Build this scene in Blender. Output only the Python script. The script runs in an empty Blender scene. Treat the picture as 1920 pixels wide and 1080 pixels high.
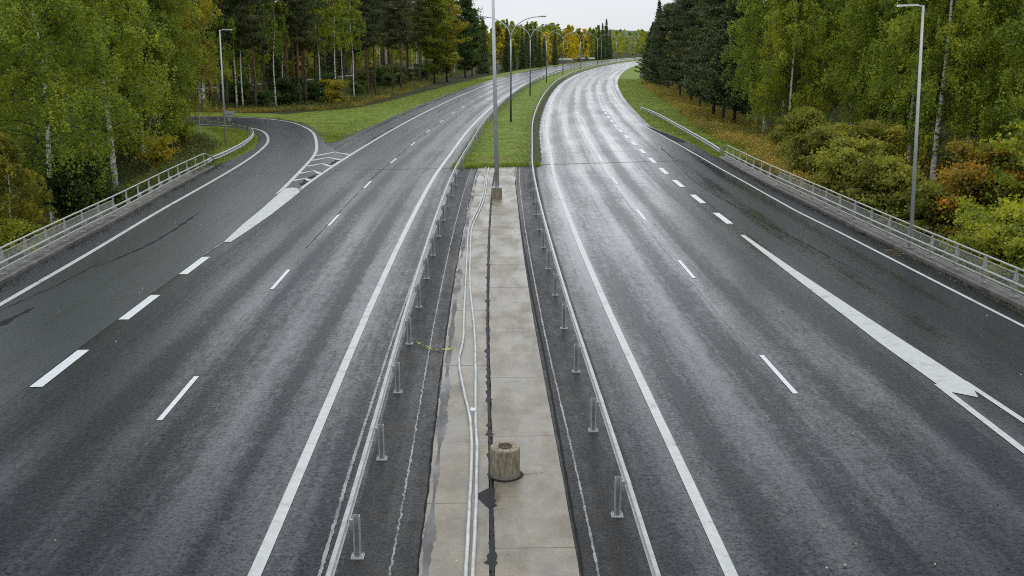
import bpy, math, random
import numpy as np
from math import sin, cos, pi, radians
from mathutils import Vector
SC = bpy.context.scene
COL = SC.collection
R = random.Random(7)
NR = np.random.default_rng(11)

# ------------------------------------------------------------------ camera
CAM_H, PITCH = 7.8, math.atan(461 / 1960)
cd = bpy.data.cameras.new('camera'); cam = bpy.data.objects.new('camera', cd); COL.objects.link(cam)
cd.sensor_width = 36; cd.lens = 1960 * 36 / 1920; cd.clip_start = .3; cd.clip_end = 12000
cam.location = (0, 0, CAM_H); cam.rotation_euler = (pi / 2 - PITCH, 0, 0)
SC.camera = cam

# ------------------------------------------------------------------ sky: Nishita seen through an even overcast
SUN_EL, SUN_AZ = radians(19), radians(2)      # low sun behind the cloud, ahead of the camera
W = bpy.data.worlds.new('World'); SC.world = W; W.use_nodes = True
nt = W.node_tree; nt.nodes.clear(); N = nt.nodes.new; L = nt.links.new
out = N('ShaderNodeOutputWorld'); bg = N('ShaderNodeBackground'); L(bg.outputs[0], out.inputs[0])
bg.inputs['Strength'].default_value = .1
sky = N('ShaderNodeTexSky'); sky.sky_type = 'NISHITA'; sky.sun_disc = False
sky.sun_elevation = SUN_EL; sky.sun_rotation = SUN_AZ
tc = N('ShaderNodeTexCoord'); sep = N('ShaderNodeSeparateXYZ'); L(tc.outputs['Generated'], sep.inputs[0])
g0 = N('ShaderNodeMapRange'); L(sep.outputs['Z'], g0.inputs[0]); g0.inputs[3].default_value = 1; g0.inputs[4].default_value = 0
g1 = N('ShaderNodeMath'); g1.operation = 'POWER'; L(g0.outputs[0], g1.inputs[0]); g1.inputs[1].default_value = 6
g2 = N('ShaderNodeMath'); g2.operation = 'MULTIPLY_ADD'; L(g1.outputs[0], g2.inputs[0]); g2.inputs[1].default_value = -2.0; g2.inputs[2].default_value = 7.7
# the cloud is brighter round the hidden sun: glow falls off smoothly with the angle from it
dt = N('ShaderNodeVectorMath'); dt.operation = 'DOT_PRODUCT'; L(tc.outputs['Generated'], dt.inputs[0]); dt.inputs[1].default_value = (cos(SUN_EL) * sin(SUN_AZ), cos(SUN_EL) * cos(SUN_AZ), sin(SUN_EL))
dm_ = N('ShaderNodeMath'); dm_.operation = 'MAXIMUM'; L(dt.outputs['Value'], dm_.inputs[0]); dm_.inputs[1].default_value = 0
g3 = N('ShaderNodeMath'); g3.operation = 'POWER'; L(dm_.outputs[0], g3.inputs[0]); g3.inputs[1].default_value = 12
zc_ = N('ShaderNodeMath'); zc_.operation = 'POWER'; L(sep.outputs['Z'], zc_.inputs[0]); zc_.inputs[1].default_value = 3
z3 = N('ShaderNodeMath'); z3.operation = 'MULTIPLY_ADD'; L(zc_.outputs[0], z3.inputs[0]); z3.inputs[1].default_value = 9.5; L(g2.outputs[0], z3.inputs[2])
gr = N('ShaderNodeMath'); gr.operation = 'MULTIPLY_ADD'; L(g3.outputs[0], gr.inputs[0]); gr.inputs[1].default_value = 1.6; L(z3.outputs[0], gr.inputs[2])
mp = N('ShaderNodeMapping'); mp.inputs['Scale'].default_value = (1.5, 1.5, 6); L(tc.outputs['Generated'], mp.inputs[0])
no = N('ShaderNodeTexNoise'); no.inputs['Scale'].default_value = 1.6; no.inputs['Detail'].default_value = 5; L(mp.outputs[0], no.inputs['Vector'])
nr = N('ShaderNodeMapRange'); L(no.outputs[0], nr.inputs[0]); nr.inputs[1].default_value = .3; nr.inputs[2].default_value = .7
nr.inputs[3].default_value = .88; nr.inputs[4].default_value = 1.05
mu = N('ShaderNodeMath'); mu.operation = 'MULTIPLY'; L(gr.outputs[0], mu.inputs[0]); L(nr.outputs[0], mu.inputs[1])
cc = N('ShaderNodeCombineColor')
for i, k in enumerate((.935, 1.0, 1.08)):
    m = N('ShaderNodeMath'); m.operation = 'MULTIPLY'; L(mu.outputs[0], m.inputs[0]); m.inputs[1].default_value = k; L(m.outputs[0], cc.inputs[i])
mx = N('ShaderNodeMix'); mx.data_type = 'RGBA'; mx.inputs[0].default_value = .985
L(sky.outputs[0], mx.inputs[6]); L(cc.outputs[0], mx.inputs[7]); L(mx.outputs[2], bg.inputs[0])
sd = bpy.data.lights.new('sun', 'SUN'); sd.energy = .19; sd.angle = radians(40); sd.color = (.98, .99, 1)
so = bpy.data.objects.new('sun', sd); COL.objects.link(so)
so.rotation_euler = (pi / 2 - SUN_EL, 0, pi - SUN_AZ)
SC.view_settings.view_transform = 'Standard'; SC.view_settings.look = 'None'
SC.view_settings.exposure = .26; SC.view_settings.gamma = 1
SC.cycles.max_bounces = 6; SC.cycles.transparent_max_bounces = 4
SC.cycles.use_denoising = False; SC.cycles.filter_width = 1.05

# ------------------------------------------------------------------ material helpers
def mat(name):
    m = bpy.data.materials.new(name); m.use_nodes = True; t = m.node_tree; t.nodes.clear()
    o = t.nodes.new('ShaderNodeOutputMaterial'); b = t.nodes.new('ShaderNodeBsdfPrincipled'); t.links.new(b.outputs[0], o.inputs[0])
    return m, t, b
def nd(t, ty, **kw):
    n = t.nodes.new(ty)
    for k, v in kw.items(): setattr(n, k, v)
    return n
def noise(t, vec, scale, detail=4, rough=.55, sc=None):
    if sc is not None:
        m = nd(t, 'ShaderNodeMapping'); m.inputs['Scale'].default_value = sc; t.links.new(vec, m.inputs[0]); vec = m.outputs[0]
    n = nd(t, 'ShaderNodeTexNoise'); n.inputs['Scale'].default_value = scale; n.inputs['Detail'].default_value = detail
    n.inputs['Roughness'].default_value = rough; t.links.new(vec, n.inputs['Vector']); return n.outputs[0]
def ramp(t, fac, stops):
    r = nd(t, 'ShaderNodeValToRGB'); e = r.color_ramp.elements
    while len(e) < len(stops): e.new(.5)
    for el, (p, c) in zip(e, stops):
        el.position = p; el.color = (c, c, c, 1) if not isinstance(c, tuple) else (*c, 1)
    t.links.new(fac, r.inputs[0]); return r.outputs[0]
def mix(t, f, a, b, mode='MIX'):
    m = nd(t, 'ShaderNodeMix', data_type='RGBA', blend_type=mode)
    for i, v in ((0, f), (6, a), (7, b)):
        if hasattr(v, 'is_output') or hasattr(v, 'links'): t.links.new(v, m.inputs[i])
        else: m.inputs[i].default_value = v if i == 0 else ((*v, 1) if isinstance(v, tuple) else (v, v, v, 1))
    return m.outputs[2]
def mth(t, op, a, b=0., c=0.):
    m = nd(t, 'ShaderNodeMath', operation=op)
    for i, v in enumerate((a, b, c)):
        if hasattr(v, 'links'): t.links.new(v, m.inputs[i])
        else: m.inputs[i].default_value = v
    return m.outputs[0]
def bump(t, b, h, strength, dist):
    n = nd(t, 'ShaderNodeBump'); n.inputs['Strength'].default_value = strength; n.inputs['Distance'].default_value = dist
    t.links.new(h, n.inputs['Height']); t.links.new(n.outputs[0], b.inputs['Normal'])
def objco(t): return nd(t, 'ShaderNodeTexCoord').outputs['Object']
def uvco(t): return nd(t, 'ShaderNodeTexCoord').outputs['UV']

def asphalt(name, base=.035, r0=.2, r1=.5, rut=.5, phase=0., tint=(.76, 1, 1.3), dirt=0., gl=1.):
    m, t, b = mat(name); uv = uvco(t); lk = t.links.new
    streak = noise(t, uv, 1., 5, .62, (1.5, .018, 1))
    patch = noise(t, uv, 1., 5, .62, (.55, .11, 1))
    mid = noise(t, uv, 1., 3, .6, (4.5, 1.6, 1))
    fine = noise(t, uv, 16, 3, .7)
    grain = noise(t, uv, 70, 2, .6); lump = noise(t, uv, 7, 3, .6)
    sx = nd(t, 'ShaderNodeSeparateXYZ'); lk(uv, sx.inputs[0])
    wob = mth(t, 'MULTIPLY_ADD', noise(t, uv, 1, 2, .5, (0.01, .02, 1)), .8, -.4)
    ph = mth(t, 'ADD', mth(t, 'ADD', sx.outputs[0], wob), -phase)
    ru = mth(t, 'COSINE', mth(t, 'MULTIPLY', ph, 2 * pi / 1.75))
    w = mth(t, 'MULTIPLY_ADD', ru, .12 * rut, mth(t, 'MULTIPLY_ADD', streak, .6, mth(t, 'MULTIPLY_ADD', patch, .4, mth(t, 'MULTIPLY_ADD', mid, .3, .14))))
    w = mth(t, 'MULTIPLY_ADD', fine, .4, mth(t, 'MULTIPLY_ADD', lump, .3, mth(t, 'ADD', w, -.07)))        # about 1.0 in the mean
    rg = nd(t, 'ShaderNodeMapRange', clamp=True); lk(w, rg.inputs[0]); rg.inputs[1].default_value = .96; rg.inputs[2].default_value = 1.26
    rg.inputs[3].default_value = r1; rg.inputs[4].default_value = r0
    lk(rg.outputs[0], b.inputs['Roughness'])
    sp = nd(t, 'ShaderNodeMapRange', clamp=True); lk(w, sp.inputs[0]); sp.inputs[1].default_value = .98; sp.inputs[2].default_value = 1.24
    sp.inputs[3].default_value = .3; sp.inputs[4].default_value = .8; b.inputs['IOR'].default_value = 1.33
    stone = mth(t, 'MULTIPLY_ADD', noise(t, uv, 24, 3, .75), .6, mth(t, 'MULTIPLY', noise(t, uv, 11, 2, .6), .4))
    lk(mth(t, 'MULTIPLY', sp.outputs[0], ramp(t, stone, [(.38, .12 * gl), (.60, gl)])), b.inputs['Specular IOR Level'])
    c1 = tuple(base * .3 * k for k in tint); c2 = tuple(base * 2.3 * k for k in tint)
    col = mix(t, ramp(t, mth(t, 'MULTIPLY_ADD', noise(t, uv, 28, 2, .6), .5, mth(t, 'MULTIPLY', grain, .5)), [(.36, 0.), (.66, 1.)]), c1, c2)
    big = ramp(t, noise(t, uv, 1, 3, .5, (.35, .05, 1)), [(.3, .72), (.7, 1.2)])
    col = mix(t, 1., col, big, 'MULTIPLY')
    if dirt: col = mix(t, mth(t, 'MULTIPLY', ramp(t, noise(t, uv, 1.2, 5, .65), [(.45, 0.), (.7, 1.)]), dirt), col, (.06, .05, .035))
    lk(col, b.inputs['Base Color'])
    h = mth(t, 'MULTIPLY_ADD', fine, 1.0, mth(t, 'MULTIPLY_ADD', lump, 1.2, mth(t, 'MULTIPLY', grain, .35)))
    bump(t, b, h, .5, .0032)
    return m
M = {}
M['asphalt_l'] = asphalt('asphalt_left', .008, .19, .4, .8, -.2, gl=1.35)
M['asphalt_r'] = asphalt('asphalt_right', .009, .12, .33, .8, .0, gl=1.1)
M['asphalt_ramp'] = asphalt('asphalt_ramp', .028, .24, .38, .3, 0., (.9, 1, 1.1), gl=1.9)
M['asphalt_mid'] = asphalt('asphalt_median', .03, .36, .6, 0., 0., (1.03, 1, .98), .3, .6)

def paint(name, wear=.35, c=(.49, .49, .465)):
    m, t, b = mat(name); o = objco(t)
    n1 = noise(t, o, 42, 4, .75); n2 = noise(t, o, 1.3, 4, .6)
    f = mth(t, 'MULTIPLY_ADD', n2, .6, mth(t, 'MULTIPLY', n1, .6))
    k = ramp(t, f, [(.38 + .18 * wear, 1.), (.46 + .22 * wear, 0.)])
    k = mth(t, 'MULTIPLY', k, min(1., wear * 1.6))
    k2 = nd(t, 'ShaderNodeClamp'); t.links.new(k, k2.inputs[0])
    sm = ramp(t, noise(t, o, 6, 4, .6), [(.3, .82), (.65, 1.)])
    t.links.new(mix(t, k2.outputs[0], mix(t, 1., c, sm, 'MULTIPLY'), (.07, .07, .072)), b.inputs['Base Color'])
    b.inputs['Roughness'].default_value = .42; b.inputs['Specular IOR Level'].default_value = .35
    bump(t, b, n1, .3, .004); return m
M['paint'] = paint('road_paint', .4); M['paint_new'] = paint('road_paint_fresh', .25, (.62, .63, .62)); M['paint_old'] = paint('road_paint_worn', .95, (.26, .26, .25))

def simple(name, c, rough=.6, metal=0., var=.3, scale=3., bstr=0., bscale=20, spec=.5):
    m, t, b = mat(name); o = objco(t)
    f = ramp(t, noise(t, o, scale, 5, .6), [(.3, 1 - var), (.7, 1 + var * .5)])
    t.links.new(mix(t, 1., c, f, 'MULTIPLY'), b.inputs['Base Color'])
    b.inputs['Roughness'].default_value = rough; b.inputs['Metallic'].default_value = metal; b.inputs['Specular IOR Level'].default_value = spec
    if bstr: bump(t, b, noise(t, o, bscale, 4, .6), bstr, .01)
    return m
M['bitumen'] = simple('bitumen_seal', (.012, .012, .013), .7, 0, .4, 9, .5, spec=.3)
M['tarry'] = simple('tar_strip', (.014, .014, .015), .85, 0, .4, 9, .5, spec=.15)
M['seam'] = simple('pale_seam', (.24, .24, .24), .6, 0, .6, 14, .5, 30)
M['joint_steel'] = simple('joint_rubber', (.03, .03, .03), .6)
M['galv'] = simple('galvanised_steel', (.42, .425, .41), .45, .25, .28, 6.)
M['galv_w'] = simple('weathered_rail', (.44, .44, .40), .5, .3, .3, 5.)
M['galv_pole'] = simple('pole_steel', (.5, .51, .5), .5, .25, .2, 2.)
M['pole_dark'] = simple('pole_steel_dark', (.10, .10, .09), .6, .3, .3, 2.)
M['pipe'] = simple('white_conduit', (.46, .46, .43), .45, 0, .35, 4)
M['white_metal'] = simple('white_metal', (.7, .72, .73), .4, .1, .1)
M['sign_back'] = simple('sign_back', (.36, .38, .36), .5, .3, .15)
M['tape'] = simple('yellow_tape', (.42, .46, .04), .4, 0, .3, 20)
M['black'] = simple('black_rubber', (.02, .02, .02), .6)
M['seam2'] = paint('pale_sealing', .8, (.27, .27, .26))
M['rust'] = simple('rusty_ring', (.09, .065, .045), .8, .2, .5, 25)
M['brick'] = simple('brick_wall', (.06, .045, .042), .8, 0, .3, 1)
M['dark_roof'] = simple('dark_roof', (.05, .055, .06), .7)
M['glass'] = simple('window_glass', (.06, .08, .09), .12, 0, .2, .5)
M['white_wall'] = simple('white_wall', (.62, .63, .64), .6, 0, .15)
M['red_panel'] = simple('red_panel', (.35, .04, .03), .5)
M['car_white'] = simple('car_white', (.6, .61, .62), .25)
M['twig'] = simple('dry_twig', (.22, .17, .07), .8)

def concrete(name, c, c2, scale=1., stain=.5, wet=.45, dry=.8):
    m, t, b = mat(name); o = objco(t)
    n1 = noise(t, o, 1.1 * scale, 6, .65); n2 = noise(t, o, 26 * scale, 4, .7); n3 = noise(t, o, .5 * scale, 4, .6, (2.4, .8, 1))
    col = mix(t, ramp(t, n1, [(.32, 0.), (.68, 1.)]), c2, c)
    col = mix(t, 1., col, ramp(t, n2, [(.3, .72), (.7, 1.15)]), 'MULTIPLY')
    sp = ramp(t, noise(t, o, 90, 2, .7), [(.66, 1.), (.74, .35)])
    col = mix(t, .6, col, sp, 'MULTIPLY')
    dk = ramp(t, n3, [(.54, 0.), (.68, 1.)])
    col = mix(t, mth(t, 'MULTIPLY', dk, stain), col, tuple(x * .45 for x in c2))
    t.links.new(col, b.inputs['Base Color'])
    t.links.new(ramp(t, n3, [(.4, dry), (.66, wet)]), b.inputs['Roughness'])
    bump(t, b, mth(t, 'MULTIPLY_ADD', n2, .6, noise(t, o, 7, 3)), .45, .012); return m
M['slab'] = concrete('median_concrete', (.25, .21, .152), (.14, .118, .085), 1., .7, .25, .55)
M['kerb'] = concrete('edge_beam_concrete', (.19, .175, .15), (.09, .082, .07), 1.5, .6)
M['deckside'] = concrete('deck_concrete', (.26, .25, .23), (.16, .15, .14), .6, .5)
def drum_mat():
    m, t, b = mat('drum_concrete'); o = objco(t)
    a = noise(t, o, 3, 6, .7, (5, 5, 1.5)); n2 = noise(t, o, 18, 5, .7)
    col = mix(t, ramp(t, a, [(.4, 0.), (.62, 1.)]), (.15, .125, .09), (.34, .28, .185))
    col = mix(t, ramp(t, n2, [(.55, 0.), (.72, .75)]), col, (.06, .055, .045))
    sx = nd(t, 'ShaderNodeSeparateXYZ'); t.links.new(o, sx.inputs[0])
    low = ramp(t, mth(t, 'MULTIPLY_ADD', n2, .25, sx.outputs[2]), [(.12, 1.), (.3, 0.)])
    col = mix(t, mth(t, 'MULTIPLY', low, .7), col, (.17, .155, .14))
    t.links.new(col, b.inputs['Base Color']); b.inputs['Roughness'].default_value = .8; bump(t, b, n2, .7, .02); return m
M['drum'] = drum_mat()

def grass_mat(name, a=(.10, .155, .015), c=(.20, .27, .024), d=(.26, .2, .06), amt=.6):
    m, t, b = mat(name); o = objco(t)
    col = mix(t, ramp(t, noise(t, o, .5, 5, .65), [(.35, 0.), (.65, 1.)]), a, c)
    col = mix(t, mth(t, 'MULTIPLY', ramp(t, noise(t, o, .22, 6, .7), [(.5, 0.), (.68, 1.)]), amt), col, d)
    col = mix(t, 1., col, ramp(t, noise(t, o, 3.5, 5, .8), [(.32, .3), (.68, 1.45)]), 'MULTIPLY')
    t.links.new(col, b.inputs['Base Color']); b.inputs['Roughness'].default_value = .8; b.inputs['Specular IOR Level'].default_value = .15
    bump(t, b, noise(t, o, 5, 5, .75), .9, .12); return m
M['grass'] = grass_mat('mown_grass')
def terrain_mat():
    m, t, b = mat('forest_floor'); o = objco(t)
    col = mix(t, ramp(t, noise(t, o, .25, 6, .7), [(.35, 0.), (.65, 1.)]), (.022, .03, .012), (.07, .058, .025))
    col = mix(t, ramp(t, noise(t, o, 1.3, 5, .7), [(.5, 0.), (.7, .8)]), col, (.035, .05, .012))
    t.links.new(col, b.inputs['Base Color']); b.inputs['Roughness'].default_value = .9; b.inputs['Specular IOR Level'].default_value = .1
    bump(t, b, noise(t, o, 2, 6, .75), 1., .25); return m
M['floor'] = terrain_mat()
def water_mat():
    m, t, b = mat('puddle_water'); b.inputs['Base Color'].default_value = (.02, .019, .015, 1); b.inputs['Roughness'].default_value = .06
    bump(t, b, noise(t, objco(t), 6, 2), .05, .004); return m
M['water'] = water_mat()

def leaf(name, stops, trans=.45, scale=.38, rough=.55):
    """stops run from the darkest to the brightest leaf; the clump noise and each leaf's own tint choose between them"""
    m, t, b = mat(name); o = objco(t)
    at = nd(t, 'ShaderNodeAttribute', attribute_name='tint'); oi = nd(t, 'ShaderNodeObjectInfo')
    v = nd(t, 'ShaderNodeVectorMath', operation='ADD'); t.links.new(o, v.inputs[0])
    cx = nd(t, 'ShaderNodeCombineXYZ'); t.links.new(mth(t, 'MULTIPLY', oi.outputs['Random'], 40), cx.inputs[0]); t.links.new(cx.outputs[0], v.inputs[1])
    n = noise(t, v.outputs[0], scale, 3, .6)
    f = mth(t, 'MULTIPLY_ADD', at.outputs['Fac'], .42, mth(t, 'MULTIPLY_ADD', n, 1.5, mth(t, 'MULTIPLY_ADD', oi.outputs['Random'], .2, -.58)))
    k = len(stops) - 1
    col = ramp(t, f, [(i / k * .8 + .1, s) for i, s in enumerate(stops)])
    t.links.new(col, b.inputs['Base Color']); b.inputs['Roughness'].default_value = rough; b.inputs['Specular IOR Level'].default_value = .3
    tr = nd(t, 'ShaderNodeBsdfTranslucent'); t.links.new(mix(t, 1., col, (1.25, 1.25, .6), 'MULTIPLY'), tr.inputs[0])
    ms = nd(t, 'ShaderNodeMixShader'); ms.inputs[0].default_value = trans
    o_ = [x for x in t.nodes if x.type == 'OUTPUT_MATERIAL'][0]
    t.links.new(b.outputs[0], ms.inputs[1]); t.links.new(tr.outputs[0], ms.inputs[2]); t.links.new(ms.outputs[0], o_.inputs[0]); return m
M['l_birch'] = leaf('birch_leaves', [(0.101, 0.142, 0.022), (0.192, 0.251, 0.031), (0.301, 0.353, 0.042), (0.522, 0.483, 0.053)])
M['l_birchy'] = leaf('birch_leaves_turning', [(0.120, 0.135, 0.022), (0.209, 0.209, 0.030), (0.374, 0.322, 0.038), (0.628, 0.478, 0.045)])
M['l_yellow'] = leaf('yellow_leaves', [(0.360, 0.325, 0.020), (0.600, 0.475, 0.020), (0.800, 0.625, 0.020), (0.800, 0.562, 0.020)])
M['l_aspen'] = leaf('aspen_leaves', [(0.101, 0.136, 0.019), (0.186, 0.223, 0.027), (0.304, 0.319, 0.035), (0.473, 0.414, 0.047)])
M['l_green'] = leaf('dark_green_leaves', [(0.034, 0.062, 0.018), (0.056, 0.093, 0.025), (0.085, 0.132, 0.034), (0.124, 0.171, 0.047)])
M['l_pine'] = leaf('pine_needles', [(0.039, 0.054, 0.022), (0.066, 0.083, 0.031), (0.106, 0.122, 0.041), (0.188, 0.188, 0.055)], .15)
M['l_spruce'] = leaf('spruce_needles', [(0.043, 0.061, 0.025), (0.082, 0.113, 0.042), (0.126, 0.161, 0.052), (0.196, 0.224, 0.068)], .1)
M['l_orange'] = leaf('orange_leaves', [(0.097, 0.138, 0.026), (0.207, 0.186, 0.032), (0.413, 0.244, 0.032), (0.578, 0.276, 0.035)])
M['l_lime'] = leaf('lime_leaves', [(0.106, 0.150, 0.022), (0.210, 0.256, 0.030), (0.360, 0.374, 0.040), (0.540, 0.510, 0.053)])
M['l_olive'] = leaf('olive_leaves', [(0.097, 0.121, 0.025), (0.193, 0.194, 0.036), (0.274, 0.297, 0.048), (0.419, 0.370, 0.064)])
M['l_weed'] = leaf('weeds', [(0.091, 0.115, 0.022), (0.214, 0.196, 0.034), (0.428, 0.302, 0.055), (0.643, 0.390, 0.063)], .25, .12)
M['l_weed_g'] = leaf('green_weeds', [(0.042, 0.060, 0.017), (0.084, 0.102, 0.022), (0.144, 0.156, 0.031), (0.240, 0.204, 0.042)], .25, .15)
M['l_grass'] = leaf('grass_blades', [(0.093, 0.133, 0.014), (0.171, 0.216, 0.022), (0.265, 0.297, 0.034), (0.358, 0.327, 0.047)], .25, .3)
M['l_fallen'] = leaf('fallen_leaves', [(.2, .16, .06), (.45, .42, .3), (.6, .58, .48), (.5, .4, .1)], .1, 3)
M['l_debris'] = leaf('kerb_debris', [(.012, .011, .009), (.03, .024, .015), (.08, .06, .03), (.18, .14, .08)], .0, 2)

def bark(name, kind):
    m, t, b = mat(name); o = objco(t)
    if kind == 'birch':
        a = noise(t, o, 1, 5, .7, (2.2, 2.2, 9)); lo = noise(t, o, 1.1, 4, .6)
        k = ramp(t, mth(t, 'MULTIPLY_ADD', lo, .5, mth(t, 'MULTIPLY', a, .7)), [(.62, 0.), (.68, 1.)])
        col = mix(t, k, (.78, .76, .71), (.03, .028, .025))
    elif kind == 'pine':
        sx = nd(t, 'ShaderNodeSeparateXYZ'); t.links.new(o, sx.inputs[0])
        up = nd(t, 'ShaderNodeMapRange', clamp=True); t.links.new(sx.outputs[2], up.inputs[0]); up.inputs[1].default_value = 3.5; up.inputs[2].default_value = 8
        n = noise(t, o, 1, 5, .7, (6, 6, 2.2))
        dark = mix(t, ramp(t, n, [(.4, 0.), (.6, 1.)]), (.035, .028, .024), (.16, .115, .09))
        red = mix(t, ramp(t, n, [(.4, 0.), (.6, 1.)]), (.13, .07, .045), (.30, .145, .08))
        col = mix(t, up.outputs[0], dark, red)
    else:
        col = mix(t, ramp(t, noise(t, o, 1, 5, .7, (5, 5, 1.5)), [(.4, 0.), (.6, 1.)]), (.025, .022, .018), (.075, .065, .05))
    t.links.new(col, b.inputs['Base Color']); b.inputs['Roughness'].default_value = .85; b.inputs['Specular IOR Level'].default_value = .2
    bump(t, b, noise(t, o, 12, 4), .5, .02); return m
M['b_birch'] = bark('birch_bark', 'birch'); M['b_pine'] = bark('pine_bark', 'pine'); M['b_dark'] = bark('dark_bark', 'dark')

# ------------------------------------------------------------------ object helpers
def tag(o, label=None, cat=None, group=None, kind=None):
    if label: o['label'] = label
    if cat: o['category'] = cat
    if group: o['group'] = group
    if kind: o['kind'] = kind
    return o
def empty(name, loc=(0, 0, 0), rz=0., **kw):
    o = bpy.data.objects.new(name, None); o.empty_display_size = .2; COL.objects.link(o); o.location = loc; o.rotation_euler = (0, 0, rz)
    return tag(o, **kw)
def link(name, me, parent=None, loc=(0, 0, 0), rot=(0, 0, 0), sc=None):
    o = bpy.data.objects.new(name, me); COL.objects.link(o); o.location = loc; o.rotation_euler = rot
    if sc is not None: o.scale = sc
    if parent is not None: o.parent = parent
    return o
def npmesh(name, V, F, m, smooth=False, tint=None, uv=None):
    V = np.asarray(V, np.float32); F = np.asarray(F, np.int32); me = bpy.data.meshes.new(name)
    me.vertices.add(len(V)); me.vertices.foreach_set('co', V.ravel())
    k = F.shape[1]; me.loops.add(F.size); me.loops.foreach_set('vertex_index', F.ravel())
    me.polygons.add(len(F)); me.polygons.foreach_set('loop_start', np.arange(0, F.size, k, dtype=np.int32))
    me.update(calc_edges=True)
    if smooth: me.polygons.foreach_set('use_smooth', np.ones(len(F), bool))
    if tint is not None:
        a = me.attributes.new('tint', 'FLOAT', 'POINT'); a.data.foreach_set('value', np.asarray(tint, np.float32))
    if uv is not None:
        l = me.uv_layers.new(name='UVMap'); l.data.foreach_set('uv', np.asarray(uv, np.float32)[F.ravel()].ravel())
    me.materials.append(m); return me
class MB:
    """collects simple shapes into one mesh"""
    def __init__(s): s.v = []; s.f = []
    def box(s, x0, x1, y0, y1, z0, z1):
        n = len(s.v); s.v += [(x, y, z) for z in (z0, z1) for y in (y0, y1) for x in (x0, x1)]
        s.f += [tuple(n + i for i in q) for q in ((0, 2, 3, 1), (4, 5, 7, 6), (0, 1, 5, 4), (2, 6, 7, 3), (0, 4, 6, 2), (1, 3, 7, 5))]; return s
    def tube(s, pts, rad, k=8, cap=True):
        pts = [Vector(p) for p in pts]; rad = rad if hasattr(rad, '__len__') else [rad] * len(pts); n0 = len(s.v)
        u = None
        for i, p in enumerate(pts):
            d = (pts[min(i + 1, len(pts) - 1)] - pts[max(i - 1, 0)]).normalized()
            if u is None: u = d.orthogonal().normalized()
            u = (u - d * u.dot(d)); u = u.normalized() if u.length > 1e-6 else d.orthogonal().normalized()
            w = d.cross(u)
            for j in range(k):
                a = 2 * pi * j / k; s.v.append(tuple(p + (u * cos(a) + w * sin(a)) * rad[i]))
        for i in range(len(pts) - 1):
            for j in range(k):
                a = n0 + i * k + j; b = n0 + i * k + (j + 1) % k; s.f.append((a, b, b + k, a + k))
        if cap:
            s.f.append(tuple(n0 + j for j in reversed(range(k)))); s.f.append(tuple(n0 + (len(pts) - 1) * k + j for j in range(k)))
        return s
    def prism(s, prof, y0, y1, closed=True):       # profile in x, z swept along y
        n = len(s.v); k = len(prof); s.v += [(x, y0, z) for x, z in prof] + [(x, y1, z) for x, z in prof]
        for i in range(k if closed else k - 1):
            j = (i + 1) % k; s.f.append((n + i, n + j, n + k + j, n + k + i))
        if closed: s.f += [tuple(n + i for i in reversed(range(k))), tuple(n + k + i for i in range(k))]
        return s
    def poly(s, pts, z0, z1=None):
        n = len(s.v); k = len(pts)
        s.v += [(p[0], p[1], z0) for p in pts]; s.f.append(tuple(range(n, n + k)))
        return s
    def mesh(s, name, m, smooth=False):
        me = bpy.data.meshes.new(name); me.from_pydata(s.v, [], s.f); me.update()
        if smooth: me.polygons.foreach_set('use_smooth', np.ones(len(s.f), bool))
        me.materials.append(m); return me
    def obj(s, name, m, parent=None, loc=(0, 0, 0), rot=(0, 0, 0), smooth=False): return link(name, s.mesh(name, m, smooth), parent, loc, rot)

# ------------------------------------------------------------------ the line of the road
CY = np.array([-60, -30, 0, 14, 30, 50, 62, 75, 95, 130, 165, 211, 262, 320, 380, 446, 520, 600, 700, 820, 950.])
CX = np.array([1.1, .5, -.07, -.3, -.72, -1.03, -1.07, -.85, -.45, 1.05, 3.2, 6.9, 12.5, 21, 32, 47.5, 68, 95, 138, 200, 278.])
def _slopes():
    d = np.diff(CX) / np.diff(CY); m = np.zeros(len(CX)); m[0], m[-1] = d[0], d[-1]
    h = np.diff(CY); m[1:-1] = (d[:-1] * h[1:] + d[1:] * h[:-1]) / (h[1:] + h[:-1]); return m
CM = _slopes()
def xc(y):
    y = np.asarray(y, float); i = np.clip(np.searchsorted(CY, y) - 1, 0, len(CY) - 2)
    h = CY[i + 1] - CY[i]; t = (y - CY[i]) / h
    return (2*t**3 - 3*t**2 + 1) * CX[i] + (t**3 - 2*t**2 + t) * h * CM[i] + (-2*t**3 + 3*t**2) * CX[i+1] + (t**3 - t**2) * h * CM[i+1]
def sl(y): return (xc(np.asarray(y) + .5) - xc(np.asarray(y) - .5))
def P(y, lat, z=0.):
    """point at station y, lat metres to the right of the centre line"""
    k = float(sl(y)); n = math.sqrt(1 + k * k)
    return (float(xc(y)) + lat / n, y - lat * k / n, z)
def it(tab, y): return np.interp(y, [a for a, b in tab], [b for a, b in tab])
def ys(a, b, step=2.):
    n = max(1, int(math.ceil((b - a) / step))); return [a + (b - a) * i / n for i in range(n + 1)]
def far_ys(a, b):
    o = []; y = a
    while y < b: o.append(y); y += 1.5 + max(0, y - 60) * .012
    return o + [b]
def ribbon(name, yy, fl, fr, z, m, parent=None, kind=None, nl=2):
    """sheet between two lateral offsets; UV = (lateral metres, station metres)"""
    V = []; UV = []; F = []
    for y in yy:
        a = float(fl(y)) if callable(fl) else fl; b = float(fr(y)) if callable(fr) else fr
        for j in range(nl):
            l = a + (b - a) * j / (nl - 1); V.append(P(y, l, z)); UV.append((l, y))
    for i in range(len(yy) - 1):
        for j in range(nl - 1):
            q = i * nl + j; F.append((q, q + 1, q + nl + 1, q + nl))
    o = link(name, npmesh(name, V, F, m, uv=UV), parent)
    if kind: o['kind'] = kind
    return o
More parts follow.
